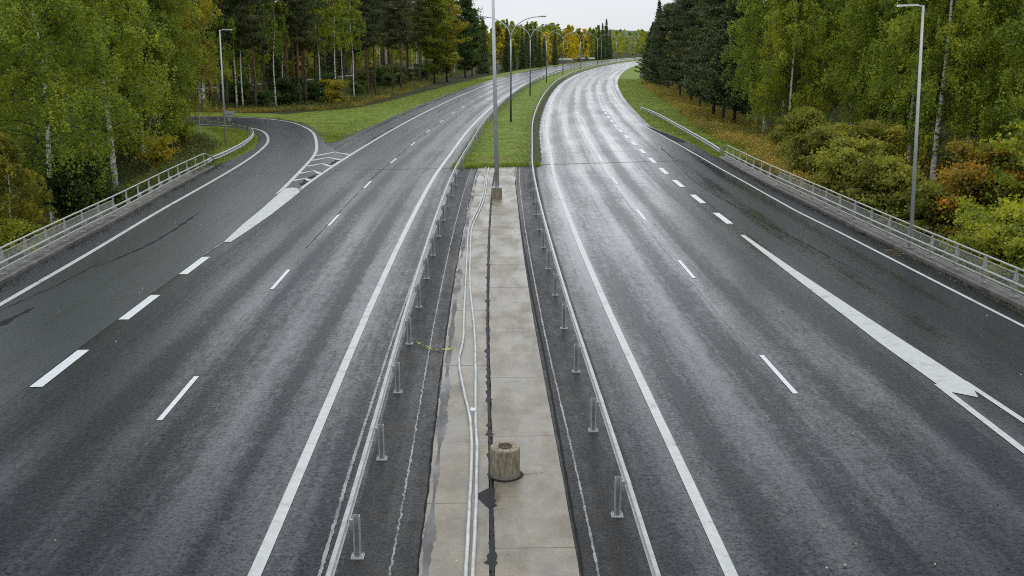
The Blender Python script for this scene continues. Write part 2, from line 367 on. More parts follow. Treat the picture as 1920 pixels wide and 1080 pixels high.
def pathsheet(name, Lp, Rp, z, m, parent=None, kind=None, sub=6):
    """sheet between two world polylines with matching points"""
    def cr(p, n):
        p = [Vector((*q, 0)) for q in p]; o = []
        for i in range(len(p) - 1):
            a, b, c, d = p[max(i-1, 0)], p[i], p[i+1], p[min(i+2, len(p)-1)]
            for k in range(n):
                t = k / n; o.append(.5 * ((2*b) + (c-a)*t + (2*a-5*b+4*c-d)*t*t + (3*b-a-3*c+d)*t**3))
        return o + [p[-1]]
    A = cr(Lp, sub); B = cr(Rp, sub); V = []; UV = []; F = []; s = 0; nl = 4
    for i, (a, b) in enumerate(zip(A, B)):
        if i: s += (((a + b) - (A[i-1] + B[i-1])) / 2).length
        for j in range(nl):
            p = a.lerp(b, j / (nl - 1)); V.append((p.x, p.y, z)); UV.append(((b - a).length * j / (nl - 1), s))
    for i in range(len(A) - 1):
        for j in range(nl - 1): q = i * nl + j; F.append((q, q + 1, q + nl + 1, q + nl))
    o = link(name, npmesh(name, V, F, m, uv=UV), parent)
    if kind: o['kind'] = kind
    return o
def smooth_line(pts, sub=6):
    p = [Vector(q) if len(q) == 3 else Vector((*q, 0)) for q in pts]; o = []
    for i in range(len(p) - 1):
        a, b, c, d = p[max(i-1, 0)], p[i], p[i+1], p[min(i+2, len(p)-1)]
        for k in range(sub):
            t = k / sub; o.append(.5 * ((2*b) + (c-a)*t + (2*a-5*b+4*c-d)*t*t + (3*b-a-3*c+d)*t**3))
    return o + [p[-1]]
def stripe(name, pts, w, z, m, parent, rag=0., seed=0):
    """thin sheet of width w along a world polyline; rag makes its edges uneven"""
    rr = random.Random(seed); V = []; F = []
    for i, p in enumerate(pts):
        d = pts[min(i + 1, len(pts) - 1)] - pts[max(i - 1, 0)]; n = Vector((-d.y, d.x, 0)).normalized()
        ww = w(i) if callable(w) else w
        a = ww / 2 * (1 + rr.uniform(-rag, rag)); b = ww / 2 * (1 + rr.uniform(-rag, rag))
        V += [tuple(p + n * a + Vector((0, 0, z))), tuple(p - n * b + Vector((0, 0, z)))]
    for i in range(len(pts) - 1): F.append((2*i + 1, 2*i + 3, 2*i + 2, 2*i))
    return link(name, npmesh(name, V, F, m), parent)
def resample(pts, step):
    o = [pts[0]]; acc = 0
    for a, b in zip(pts, pts[1:]):
        L_ = (b - a).length; t = step - acc
        while t <= L_: o.append(a.lerp(b, t / L_)); t += step
        acc = (acc + L_) % step
    return o
def latline(tab, z=0., step=1.):
    yy = ys(tab[0][0], tab[-1][0], step); return [Vector(P(y, float(it(tab, y)), z)) for y in yy]

# kerb and outer edge tables: (station, lateral)
KL = [(-20, -15.1), (20, -15.7), (33, -16.05), (40, -16.4), (48, -16.75), (56, -17.3), (64.5, -17.85), (67, -18.0)]
KR = [(-20, 16.6), (20, 16.3), (30.5, 16.0), (41, 15.75), (50, 15.6), (58, 15.4), (72, 15.15)]
RO = [(-20, 16.6), (20, 16.3), (30.5, 16.0), (41, 15.75), (50, 15.6), (58, 15.4), (72, 15.15), (80, 15.0), (85, 14.8), (92, 14.3), (100, 13.5), (120, 13.6), (152, 13.7), (190, 13.9), (260, 14.2), (400, 13.), (950, 12)]
RE = [(-20, 15.4), (20, 15.3), (28, 15.1), (37, 14.9), (43, 14.75), (49, 14.5), (60, 14.4), (72, 14.05), (83, 13.7), (92, 13.4), (103, 12.7), (120, 12.7), (160, 12.9), (200, 12.9), (260, 12.6), (400, 11.6), (950, 10.6)]

# ------------------------------------------------------------------ terrain
def sst(a, b, x):
    t = np.clip((x - a) / (b - a), 0, 1); return t * t * (3 - 2 * t)
def height(x, y):
    x = np.asarray(x, float); y = np.asarray(y, float); lat = x - xc(np.clip(y, -60, 950))
    under = -6.2 * sst(64, 50, y)
    left = -5.6 * sst(92, 52, y) * sst(-19.3, -31, x)
    right = -5.6 * sst(86, 50, y) * sst(16.2, 27, x)
    rs = -1.1 * sst(15.5, 27, lat) * sst(40, 75, y)
    ls = -.7 * sst(-15, -26, lat) * sst(118, 140, y)
    loop = -.9 * sst(98, 84, y) * sst(-22, -32, x) * sst(60, 80, y)
    far = 1.0 * sst(300, 700, np.hypot(x, y)) * sst(14, 60, np.abs(lat))
    bumps = .25 * np.sin(x * .31 + 1.3 * np.sin(y * .17)) * np.cos(y * .23 + x * .11) * (sst(16, 30, lat) + sst(-19, -40, lat))
    ramp_flat = sst(76, 82, y) * sst(124, 117, y) * sst(-75, -60, x)
    bumps = bumps * (1 - ramp_flat)
    z = np.minimum(under, left + right + rs + ls + loop) + far + bumps
    return z - .06
def hz(x, y): return float(height(x, y))
gx = np.unique(np.concatenate([np.arange(-90, 90.1, 1.5), np.linspace(-300, 300, 61), np.linspace(-6000, 6000, 41)]))
gy = np.unique(np.concatenate([np.arange(-30, 200.1, 1.5), np.linspace(200, 950, 120), np.linspace(-1500, 7000, 35)]))
X, Y = np.meshgrid(gx, gy); Z = height(X, Y)
nx = len(gx); idx = np.arange(X.size).reshape(X.shape)
F = np.stack([idx[:-1, :-1], idx[:-1, 1:], idx[1:, 1:], idx[1:, :-1]], -1).reshape(-1, 4)
ground = link('ground', npmesh('ground', np.stack([X, Y, Z], -1).reshape(-1, 3), F, M['floor'], True)); ground['kind'] = 'structure'

# ------------------------------------------------------------------ roads
JL, JR = 66.0, 70.0
road_l = ribbon('road', far_ys(-12, 900), lambda y: -2.05 if y < JL else -2.8, lambda y: -10.75 if y < 68 else it([(68, -10.8), (75, -11.2), (84, -13.9), (103, -13.05), (131, -13.), (220, -12.7), (900, -12.5)], y), 0, M['asphalt_l'], kind='structure', nl=5)
road_r = ribbon('road', far_ys(-12, 900), lambda y: 2.2 if y < JR else 2.85, lambda y: it(RO, y), 0, M['asphalt_r'], kind='structure', nl=5)
ribbon('road', ys(58, 84), lambda y: it([(58, -11.5), (66, -12.6), (78, -14.2), (84, -14.4)], y), -10.2, -.006, M['asphalt_l'], kind='structure', nl=3)
# the exit ramp lane and the ramp that curls away to the left
rl = [P(-12, -15.2)[:2], P(10, -15.5)[:2], P(30, -16.0)[:2], P(48, -16.8)[:2], P(64, -17.8)[:2], (-19.2, 71), (-19.5, 79), (-20.6, 85.5), (-22.2, 91.5), (-24.2, 96), (-26.5, 99.3), (-30, 101.5), (-36, 103.2), (-50, 105), (-75, 106)]
rr_ = [P(-12, -10.7)[:2], P(10, -10.7)[:2], P(30, -10.7)[:2], P(48, -10.7)[:2], P(64, -10.7)[:2], (-11.6, 72), (-13.2, 78), (-14.9, 83.5), (-17.2, 94), (-20.3, 103.2), (-23.2, 108.6), (-26.5, 112.2), (-31, 114.2), (-50, 117), (-75, 118)]
ramp_o = pathsheet('ramp_road', rl, rr_, .004, M['asphalt_ramp'], kind='structure')
# rougher asphalt between rails and concrete
mid_l = ribbon('median_asphalt', ys(-12, JL + .6), -2.28, -1.12, .004, M['asphalt_mid'], kind='structure', nl=3)
mid_r = ribbon('median_asphalt', ys(-12, JR - 1.6), 1.33, 2.62, .004, M['asphalt_mid'], kind='structure', nl=3)
# the deck under it all, and its edge beams
dk = MB()
for a, b in zip(ys(-12, 66, 6), ys(-12, 66, 6)[1:]):
    n = len(dk.v)
    for y in (a, b):
        l = float(it(KL, y)) - .62; r = float(it(KR, y)) + .66
        dk.v += [P(y, l, -.03), P(y, r, -.03), P(y, r - .9, -1.1), P(y, l + .9, -1.1)]
    for i in range(4): j = (i + 1) % 4; dk.f.append((n + i, n + 4 + i, n + 4 + j, n + j))
deck = dk.obj('bridge_deck', M['deckside']); deck['kind'] = 'structure'
def edge_beam(tab, sgn, y0, y1):
    e = empty('kerb', kind='structure'); yy = ys(y0, y1, 3.)
    for a, b in zip(yy, yy[1:]):
        m = MB(); b2 = b - .012
        for y in (a, b2):
            k = float(it(tab, y)); w = .62
            pr = [(0, -.05), (0.0, .11), (.03, .135), (w - .02, .15), (w, .12), (w, -.5), (.3, -.5)]
            m.v += [P(y, k + sgn * p, z) for p, z in pr]
        n = 7
        for i in range(n): j = (i + 1) % n; m.f.append((i, j, n + j, n + i))
        m.f += [tuple(range(n)), tuple(range(n, 2 * n))]
        m.obj('kerb_block', M['kerb'], e)
    return e
edge_beam(KL, -1, -12, 66.5); edge_beam(KR, 1, -12, 72.5)

# concrete median slabs
slab_e = empty('median', kind='structure')
def slabs(y, y1, a, b, steps, seed):
    rr = random.Random(seed); k = 0
    while y < y1:
        st = steps[0] + rr.random() * steps[1]; e = min(y + st, y1); m = MB(); g = .006; dz = rr.uniform(-.004, .004); yy = ys(y + g, e - g, .5)
        for q in yy:
            ja = rr.uniform(-.012, .012)
            m.v += [P(q, float(a(q)) + ja, .02 + dz), P(q, float(b(q)) + ja * .3, .02 + dz)]
        for i in range(len(yy) - 1): m.f.append((2*i, 2*i + 1, 2*i + 3, 2*i + 2))
        n = len(m.v); m.v += [(v[0], v[1], -.05) for v in m.v]
        rim = [2*i for i in range(len(yy))] + [2*i + 1 for i in reversed(range(len(yy)))]
        for i in range(len(rim)): p, q2 = rim[i], rim[(i + 1) % len(rim)]; m.f.append((p, q2, n + q2, n + p))
        m.obj('slab', M['slab'], slab_e); y = e; k += 1
slabs(-12, 66.6, lambda y: -1.12 + .0 * y, lambda y: -.035, (2.2, .9), 1)
slabs(-12, 67.6, lambda y: .05, lambda y: 1.32, (3.2, 3.2), 2)
ribbon('slab_bed', ys(-12, 67), -1.2, 1.4, -.012, M['bitumen'], slab_e)
# bitumen filled joint with its lumps, and the black crack along the left edge
ln = latline([(-12, .0), (13, .02), (18, .0), (24, -.01), (52, .01), (66, .02)], 0, .07)
def lumps(i):
    b = .03 + .11 * max(0, sin(i * .21) * sin(i * .077 + 1) * sin(i * .53)) ** .7 + .03 * abs(sin(i * 1.3))
    return b * (1.35 if i < 420 else 1)
stripe('joint_seal', ln, lumps, .026, M['bitumen'], slab_e, .45, 3)
ln = latline([(-12, -1.1), (14, -1.11), (21, -1.15), (33, -1.14), (52, -1.08), (66, -1.16)], 0, .2)
ln = [p + Vector((.008 * sin(i * 1.3) + .008 * sin(i * .31), 0, 0)) for i, p in enumerate(ln)]
stripe('edge_crack', ln, .03, .028, M['tarry'], slab_e, .6, 4)
ln = latline([(-12, 1.36), (14, 1.37), (25, 1.44), (33, 1.4), (49, 1.35), (67, 1.22)], 0, .25)
stripe('edge_crack', ln, .035, .027, M['tarry'], slab_e, .5, 5)
# the black seal collar left of the near drum
c = MB(); x0, y0, _ = P(17.2, .0)
c.poly([(x0 - .28, y0 - .1), (x0 - .02, y0 - .62), (x0 + .06, y0 - .5), (x0 + .07, y0 + .2), (x0 - .03, y0 + .22)], .031)
c.obj('joint_seal', M['bitumen'], slab_e)
# damp film along the left crack
dl = latline([(-12, -1.0), (66, -1.0)], 0, .09)
dm = concrete('damp_concrete', (.10, .095, .09), (.075, .072, .07), 1.2, .2, .2)
stripe('damp_edge', dl, lambda i: .13 + .08 * sin(i * .071) * sin(i * .019 + 1) + .05 * sin(i * .23), .024, dm, slab_e, .28, 8)
# hairline cracks across the slabs
for k in range(16):
    q = R.uniform(13, 60); a = R.uniform(.2, .9); l = R.uniform(.25, 1.25 - a + .1)
    w_ = 0; p = []
    for j in range(16):
        w_ += R.uniform(-.018, .022); p.append(Vector(P(q + w_, a + l * j / 15, 0)))
    stripe('hairline_crack', p, .008, .0275, M['bitumen'], slab_e, .9, k)

# seams in the asphalt
def seam(par, tab, w, m, rag=.5, z=.006, step=.3, wob=.02, seed=1):
    wob *= .35
    ln = latline(tab, 0, step); ln = [p + Vector((wob * sin(i * .9 + seed) * sin(i * .23), 0, 0)) for i, p in enumerate(ln)]
    return stripe('asphalt_seam', ln, w, z, m, par, rag, seed)
seam(road_l, [(-12, -2.5), (14, -2.58), (18, -2.63), (29, -2.56), (38, -2.48), (47, -2.53), (62, -2.6)], .06, M['seam2'], .4, .009, .05, .0)
seam(mid_l, [(-12, -1.55), (66, -1.5)], .03, M['seam2'], .9, .009, .06, .03, 3)
seam(mid_r, [(-12, 1.62), (18, 1.61), (25, 1.57), (40, 1.55), (67, 1.5)], .035, M['seam2'], .6, .009, .06, .01, 4)
seam(mid_r, [(-12, 2.55), (68, 2.5)], .03, M['tarry'], .7, .009, .2, .02, 5)
def tar(par, pts, w, seed, z=.009):
    ln = resample(smooth_line([P(y, l) for y, l in pts]), .1); n = len(ln)
    r = random.Random(seed); ln = [p + Vector((r.uniform(-.03, .03), 0, 0)) for p in ln]
    stripe('tar_patch', ln, lambda i: max(.01, w * (.35 + .65 * abs(sin(i * .21 + seed))) * min(1, 6 * i / n, 6 * (n - i) / n)), z, M['tarry'], par, .6, seed)
tar(ramp_o, [(36.5, -14.0), (40, -13.5), (44, -13.45), (49, -13.7)], .14, 1); tar(ramp_o, [(26.5, -13.9), (29, -13.8), (31, -13.7)], .22, 2)
tar(ramp_o, [(20, -13.9), (23, -13.95), (26.5, -13.9)], .1, 3); tar(ramp_o, [(30, -14.6), (34, -14.2), (38, -14.1)], .06, 5)
tar(ramp_o, [(58.0, -10.75), (61, -10.85), (63.4, -10.8)], .26, 6); tar(ramp_o, [(67.4, -10.9), (70, -10.9), (71.6, -10.9)], .26, 7)
tar(ramp_o, [(64.3, -12.1), (64.9, -11.6), (65.3, -10.9)], .16, 8)
tar(road_r, [(33, 13.1), (40, 12.6), (48, 12.1), (58, 11.6), (66, 11.7)], .05, 9); tar(road_r, [(72, 12.0), (80, 12.05)], .07, 10)

q = MB(); q.poly([P(y, l)[:2] for y, l in [(101, 13.15), (92, 13.25), (84.5, 13.95), (84.2, 14.7), (88, 14.5), (92, 14.1), (97, 13.6)]], .009); q.obj('tar_patch', M['tarry'], road_r)
soil_m = simple('bare_soil', (.035, .032, .022), .9, 0, .6, 4, .8, 8)
so_ = ribbon('soil_strip', far_ys(70, 400), lambda y: 2.25 + .08 * sin(y * .9) + .05 * sin(y * 2.3), lambda y: 2.93 + .05 * sin(y * 1.7), .012, soil_m, kind='structure', nl=3)
# expansion joints and far transverse crack
def across(par, a, b, w=.16, m='joint_steel'):
    p = [Vector(a).lerp(Vector(b), i / 24) for i in range(25)]; stripe('expansion_joint', p, w, .007, M[m], par, .25, 5)
across(road_l, (-10.75, 65.4, 0), (-2.3, 66.45, 0)); across(ramp_o, (-18.4, 61.9, 0), (-10.75, 65.4, 0), .12)
across(road_r, (1.9, 68.4, 0), (14.3, 71.6, 0), .1); across(road_r, (1.9, 68.15, 0), (14.2, 71.3, 0), .06, 'paint_old')
across(road_r, (2.2, 75.5, 0), (12.2, 77.9, 0), .04, 'tarry')

# ------------------------------------------------------------------ painted markings
def edge(par, tab, w, m='paint', z=.010, y1=None):
    yy = far_ys(tab[0][0], tab[-1][0]); pts = [Vector(P(y, float(it(tab, y)), 0)) for y in yy]
    # break the line where the paint machine stopped: pieces of some 24 m keep the mesh small
    return stripe('edge_line', pts, w, z, M[m], par, .015, 2)
edge(road_l, [(-12, -3.62), (14, -3.56), (40, -3.55), (900, -3.55)], .2)
edge(road_r, [(-12, 3.6), (60, 3.6), (900, 3.62)], .2)
edge(road_l, [(56.2, -10.45), (74, -10.6), (98, -10.5), (900, -10.5)], .2, 'paint')
edge(road_r, RE, .13)
def dashes(par, lat, y0, per, ln, w, y1, m='paint_new', z=.010):
    y = y0
    while y < y1:
        a = P(y, float(it(lat, y))); b = P(y + ln, float(it(lat, y + ln))); d = Vector(b) - Vector(a)
        key = ('dash', ln, w)
        if key not in M:
            M[key] = MB(); M[key].v = [(-w/2, 0, 0), (w/2, 0, 0), (w/2, ln/2, 0), (w/2, ln, 0), (-w/2, ln, 0), (-w/2, ln/2, 0)]; M[key].f = [(0, 1, 2, 5), (5, 2, 3, 4)]; M[key] = M[key].mesh('lane_dash', M[m])
        link('lane_dash', M[key], par, (a[0], a[1], z), (0, 0, -math.atan2(d.x, d.y))); y += per
dashes(road_l, [(0, -6.95), (60, -7.05), (150, -7.15), (900, -7.0)], 9.1, 12.0, 3., .12, 330)
dashes(road_r, [(0, 6.98), (60, 7.0), (100, 6.85), (150, 6.75), (220, 7.0), (900, 7.)], 10.4, 12.03, 3., .12, 330)
dashes(road_l, [(0, -10.5), (100, -10.55)], 17.4, 6.0, 3., .3, 39, 'paint_new')
dashes(road_r, [(0, 10.6), (45, 10.6), (82, 10.35), (124, 10.), (200, 10.2)], 45.4, 6.05, 3., .3, 215, 'paint_new')
# faint remains of an older line between the dashes
seam(road_r, [(24.5, 6.8), (60, 6.8), (100, 6.7)], .02, M['paint_old'], .9, .0065, .25, .01, 6)
seam(road_l, [(40, -7.1), (110, -7.2)], .03, M['tarry'], .8, .0065, .25, .02, 7)
# solid wedges at the noses
def flat(name, par, pts, z, m): q = MB(); q.poly([P(y, l)[:2] for y, l in pts], z); return q.obj(name, M[m], par)
flat('nose_marking', ramp_o, [(41.3, -10.62), (45.5, -10.84), (49.5, -10.97), (54.0, -11.2), (56.8, -11.33), (57.3, -11.0), (57.0, -10.72), (55.6, -10.26), (48.1, -10.16), (43.9, -10.24), (41.3, -10.33)], .014, 'paint')
flat('nose_marking', ramp_o, [(38.6, -10.72), (41.3, -10.66), (41.3, -10.56), (38.6, -10.68)], .014, 'paint_old')
flat('nose_marking', road_r, [(42.6, 10.42), (42.6, 10.60), (35.9, 10.78), (31.1, 10.97), (27.6, 11.1), (24.8, 11.22), (22.95, 11.28), (22.05, 11.02), (22.5, 10.5), (26.4, 10.42), (34.7, 10.42)], .011, 'paint')
edge(road_r, [(-12, 12.3), (10, 11.6), (18, 11.36), (23.2, 11.22)], .15, z=.0105)
edge(road_r, [(-12, 10.55), (18, 10.45), (23, 10.5)], .17, z=.0105)
flat('nose_marking', ramp_o, [(54.6, -11.35), (57.2, -11.36), (57.0, -10.3), (56.0, -10.3)], .0135, 'paint_old')
# ramp edge lines
def wl(par, pts, w, name='edge_line', z=.012, m='paint'): stripe(name, resample(smooth_line(pts), .7), w, z, M[m], par, .02, 9)
wl(ramp_o, [P(-12, -14.0), P(10, -14.3), P(20, -14.55), P(31.2, -14.87), P(39.2, -15.15), P(49, -15.68), (-17.36, 61.9), (-17.98, 71.2), (-18.86, 79.6), (-19.9, 85.8), (-21.6, 92.3), (-23.4, 96.8), (-25.7, 99.8), (-29.5, 102.2), (-36, 104), (-55, 106)], .2)
wl(ramp_o, [(-12.33, 54.6), (-13.1, 64.3), (-14.05, 74.6), (-15.44, 83), (-17.73, 93.6), (-20.6, 102.2), (-23.4, 107.6), (-26.6, 111.1), (-30.5, 112.9), (-36, 114), (-55, 116)], .22)
for tri in ([(73.6, -12.95), (76.1, -12.06), (74.3, -10.72)], [(70.5, -12.62), (72.5, -11.85), (70.9, -10.7)], [(67.1, -12.2), (68.7, -11.55), (67.1, -10.6)], [(63.4, -11.98), (64.9, -11.3), (63.4, -10.6)], [(60.2, -11.6), (61.2, -11.05), (60.2, -10.6)]):
    stripe('chevron_stripe', [Vector(P(y, l)) for y, l in tri], .4, .013, M['paint'], ramp_o, .05, 3)

# ------------------------------------------------------------------ grass verges
def verge(name, yy, fl, fr, nl=9, mound=.0):
    V = []; F = []
    for y in yy:
        a = float(fl(y)); b = float(fr(y))
        for j in range(nl):
            t = j / (nl - 1); l = a + (b - a) * t; p = P(y + (l * .26 * max(0., (70 - y) / 3) if mound else 0), l); z = max(hz(p[0], p[1]) + .045, -8) + mound * sin(pi * t)
            if mound: z = -.02 + mound * sin(pi * t)
            V.append((p[0] + (.06 * sin(y * 3.1) if j in (0, nl-1) else 0), p[1], z))
    for i in range(len(yy) - 1):
        for j in range(nl - 1): q = i * nl + j; F.append((q, q + 1, q + nl + 1, q + nl))
    o = link(name, npmesh(name, V, F, M['grass'], True)); o['kind'] = 'structure'; return o
def far2(a, b):
    o = []; y = a
    while y < b: o.append(y); y += .8 + max(0, y - 60) * .01
    return o + [b]
verge('median_grass', far2(67.1, 700), lambda y: -2.75 - .1 * sin(y), lambda y: 2.8 + .1 * sin(y * 1.3), mound=.09)
RV = [(69, 18.2), (76, 19), (95, 18.0), (120, 19.5), (160, 20.), (210, 19), (300, 18.5), (600, 18)]
verge('grass_verge', far2(72.6, 600), lambda y: it(RO, y) - .03, lambda y: it(RV, y))
LV = [(84, -15), (95, -22), (103, -25), (118, -25), (131, -22.5), (145, -19.5), (186, -17.5), (263, -17.), (410, -17), (600, -17)]
verge('grass_verge', far2(104, 600), lambda y: it([(104, -20.5), (110, -24.6), (115, -26), (118, -25)] + [(a, b) for a, b in LV if a > 118], y), lambda y: it([(104, -13.1), (131, -13.05), (220, -12.75), (900, -12.5)], y))
def tri_patch():
    A = [(-14.75, 83.3), (-16.9, 91), (-18.9, 97), (-20.4, 101.5), (-22.2, 104.2)]; B = [(-14.5, 83.4), (-13.95, 91), (-13.55, 97), (-13.3, 101.5), (-13.3, 104.2)]
    V = []; F = []; nl = 6
    for a, b in zip(smooth_line(A), smooth_line(B)):
        for j in range(nl): p = a.lerp(b, j / (nl - 1)); V.append((p.x, p.y, -.012))
    n = len(V) // nl
    for i in range(n - 1):
        for j in range(nl - 1): q = i * nl + j; F.append((q, q + 1, q + nl + 1, q + nl))
    o = link('grass_verge', npmesh('grass_verge', V, F, M['grass'])); o['kind'] = 'structure'
tri_patch()
# outer strip north of the ramp and the inner loop
def patch(A, B, nl=10, dz=.045):
    V = []; F = []
    for a, b in zip(smooth_line(A), smooth_line(B)):
        for j in range(nl): p = a.lerp(b, j / (nl - 1)); V.append((p.x, p.y, hz(p.x, p.y) + dz))
    n = len(V) // nl
    for i in range(n - 1):
        for j in range(nl - 1): q = i * nl + j; F.append((q, q + 1, q + nl + 1, q + nl))
    o = link('grass_verge', npmesh('grass_verge', V, F, M['grass'], True)); o['kind'] = 'structure'
patch([(-24.4, 109.8), (-27, 112.4), (-31, 114.3), (-50, 117), (-75, 118)], [(-25.5, 118), (-30, 121.5), (-35, 122), (-52, 122.5), (-76, 123)], dz=.034)
patch([(-19.3, 67.5), (-19.25, 71), (-19.55, 79), (-20.65, 85.5), (-22.25, 91.5), (-24.3, 96), (-26.6, 99.2), (-30, 101.4), (-36, 103.1), (-50, 104.9)],
      [(-20.5, 67), (-21.5, 71), (-22.5, 79), (-24, 85), (-26.2, 89.5), (-28.4, 92.5), (-30.4, 94.5), (-33, 96.5), (-37, 98.5), (-50, 100)])
# footpath among the trees
fp = pathsheet('footpath', [(-75, 150), (-60, 165), (-52.8, 179), (-43, 219), (-37, 263), (-33, 330)], [(-73.8, 148), (-58.4, 163.4), (-51, 178), (-41.2, 218.6), (-35.2, 263), (-31, 330)], .25, simple('gravel_path', (.17, .165, .15), .7), kind='structure')
# puddles along the right kerb
for (a, b, w) in ((22, 33.5, .42), (34.5, 40, .22), (42, 50, .16)):
    V = []; F = []; yy = ys(a, b, .4); rr = random.Random(int(a))
    for i, y in enumerate(yy):
        k = float(it(KR, y)); t = i / (len(yy) - 1); V += [P(y, k - .005, .006), P(y, k - w * (sin(pi * t) ** .5 + .01) * rr.uniform(.85, 1.1), .006)]
    for i in range(len(yy) - 1): F.append((2*i, 2*i + 1, 2*i + 3, 2*i + 2))
    o = link('puddle', npmesh('puddle', V, F, M['water'])); o['kind'] = 'structure'

# ------------------------------------------------------------------ guardrails
WP = [(0, -.155), (.012, -.15), (.075, -.125), (.083, -.095), (.075, -.065), (.012, -.03), (.004, 0), (.012, .03), (.075, .065), (.083, .095), (.075, .125), (.012, .15), (0, .155)]
def wbeam_mesh(L_, sg=1, k=.62):
    W_ = [(x * .8, z * k) for x, z in WP]
    m = MB(); pr = [(sg * x, z) for x, z in W_] + [(sg * (x - .006), z) for x, z in reversed(W_)]
    m.prism(pr, 0.004, L_ - .004)
    pr2 = [(sg * (x + .004), z * .985) for x, z in W_] + [(sg * (x - .002), z * .985) for x, z in reversed(W_)]; m.prism(pr2, -.16, .16)
    for z in (0,):
        for y in (-.08, .08): x = .016; m.box(sg * x - .008, sg * x + .008, y - .013, y + .013, z - .013, z + .013)
    return m.mesh('beam', M['galv'])
def post_mesh(h, sg=1):
    m = MB(); m.box(-.055, .055, .03, .036, 0, h); m.box(-.055, -.047, -.036, .03, 0, h); m.box(.047, .055, -.036, .03, 0, h)
    m.box(-.047, -.03, -.036, -.03, 0, h); m.box(.03, .047, -.036, -.03, 0, h)
    m.box(sg * .05 if sg > 0 else -.11, .11 if sg > 0 else -.05, -.03, .03, h - .22, h - .06); return m.mesh('post', M['galv'])
def plate_mesh():
    m = MB(); m.box(-.10, .10, -.09, .09, 0, .02)
    for x in (-.075, .075):
        for y in (-.065, .065): m.tube([(x, y, .02), (x, y, .05)], .012, 6)
    return m.mesh('base_plate', M['galv'])
PLATE = plate_mesh()
def guardrail(pts, sg, label, y_plate, h=.7, off=.135, zc=.6, group=None, kz=.62):
    """pts: post positions (ground), 4 m apart; sg=+1 puts the beam on the right of the posts"""
    g = empty('guardrail', tuple(pts[0]), label=label, cat='guardrail'); o0 = Vector(pts[0])
    PM, cache = post_mesh(h, sg), {}
    for i, p in enumerate(pts):
        q = pts[min(i + 1, len(pts) - 1)] if i < len(pts) - 1 else p + (p - pts[i-1]); d = q - p; rz = -math.atan2(d.x, d.y)
        po = link('post', PM, g, tuple(p - o0), (R.uniform(-.012, .012), R.uniform(-.012, .012), rz + R.uniform(-.04, .04)))
        if p.y < y_plate: link('base_plate', PLATE, po)
        if i < len(pts) - 1:
            n = Vector((d.y, -d.x, 0)).normalized() * sg * off; n2 = n
            if i < len(pts) - 2: d2 = pts[i+2] - q; n2 = (Vector((d2.y, -d2.x, 0)).normalized() * sg * off + n) / 2
            if i: d0 = p - pts[i-1]; n = (Vector((d0.y, -d0.x, 0)).normalized() * sg * off + n) / 2
            a = p + n; b = q + n2; L_ = round((b - a).length, 2)
            if L_ not in cache: cache[L_] = wbeam_mesh(L_, sg, kz)
            dd = b - a; zt = math.atan2(dd.z, math.hypot(dd.x, dd.y))
            link('beam', cache[L_], g, (a.x - o0.x, a.y - o0.y, a.z + zc - o0.z), (zt, 0, -math.atan2(dd.x, dd.y)))
    return g
pl = [Vector(P(15.1 - 12 + 4 * i * .985, -2.08)) for i in range(0, 125)]
guardrail(pl, -1, 'galvanised steel guardrail on the left side of the central reservation', 67)
pr_ = [Vector(P(16.4 - 12 + 4 * i * .99, 2.13)) for i in range(0, 125)]
guardrail(pr_, 1, 'galvanised steel guardrail on the right side of the central reservation', 69)
# guardrail round the ramp curve (beyond the bridge) and the right hand verge
gl = resample(smooth_line([P(65.1, -18.15), (-19.5, 68), (-19.62, 71), (-20.08, 77.7), (-21.1, 85), (-22.3, 89.8), (-23.4, 92.6), (-25.4, 96.2), (-27.4, 98.8), (-30.0, 100.9), (-38, 102.4), (-55, 104.2)]), 2.)
guardrail([Vector((p.x, p.y, hz(p.x, p.y) if p.y > 68 else 0)) for p in gl], 1, 'curved steel guardrail round the inside of the exit ramp bend', 0, off=.135, zc=.52, kz=.95)
grr = resample(smooth_line([P(73.15, 15.45), P(78, 15.55), P(92, 15.55), P(107.7, 15.27), P(114, 14.95), P(119, 14.55), P(122.3, 14.1)]), 4.)
grp = [Vector((p.x, p.y, max(-.1, min(hz(p.x, p.y), 0)))) for p in grr]
guardrail(grp, -1, 'steel guardrail on the right grass verge beyond the bridge railing', 0, zc=.54, kz=.95)

# ------------------------------------------------------------------ bridge railings
def mesh_panel(L_, h):
    m = MB(); s = .055; t = .0028
    V = m.v; Fc = m.f
    def wire(a, b):
        n = len(V); d = Vector((0, b[0] - a[0], b[1] - a[1])).normalized(); u = Vector((0, -d.z, d.y)) * t
        for p in (a, b):
            c_ = Vector((0, p[0], p[1])); V.extend([tuple(c_ + u), tuple(c_ - u), tuple(c_ + Vector((t * 1.6, 0, 0)))])
        Fc.extend([(n, n+1, n+4, n+3), (n+1, n+2, n+5, n+4), (n+2, n, n+3, n+5)])
    k = -h
    while k < L_:
        a0 = max(k, 0); a1 = min(k + h, L_)
        wire((a0, a0 - k), (a1, a1 - k)); wire((a0, h - (a0 - k)), (a1, h - (a1 - k))); k += s * 1.414
    return m.mesh('mesh_panel', M['galv_w'])
def frame_mesh(L_, h, r=.016):
    m = MB(); b = r
    m.box(-b, b, 0, L_, h - b, h + b); m.box(-b, b, 0, L_, -b, b); m.box(-b, b, -b, b, b, h - b); m.box(-b, b, L_ - b, L_ + b, b, h - b); return m.mesh('frame', M['galv_w'])
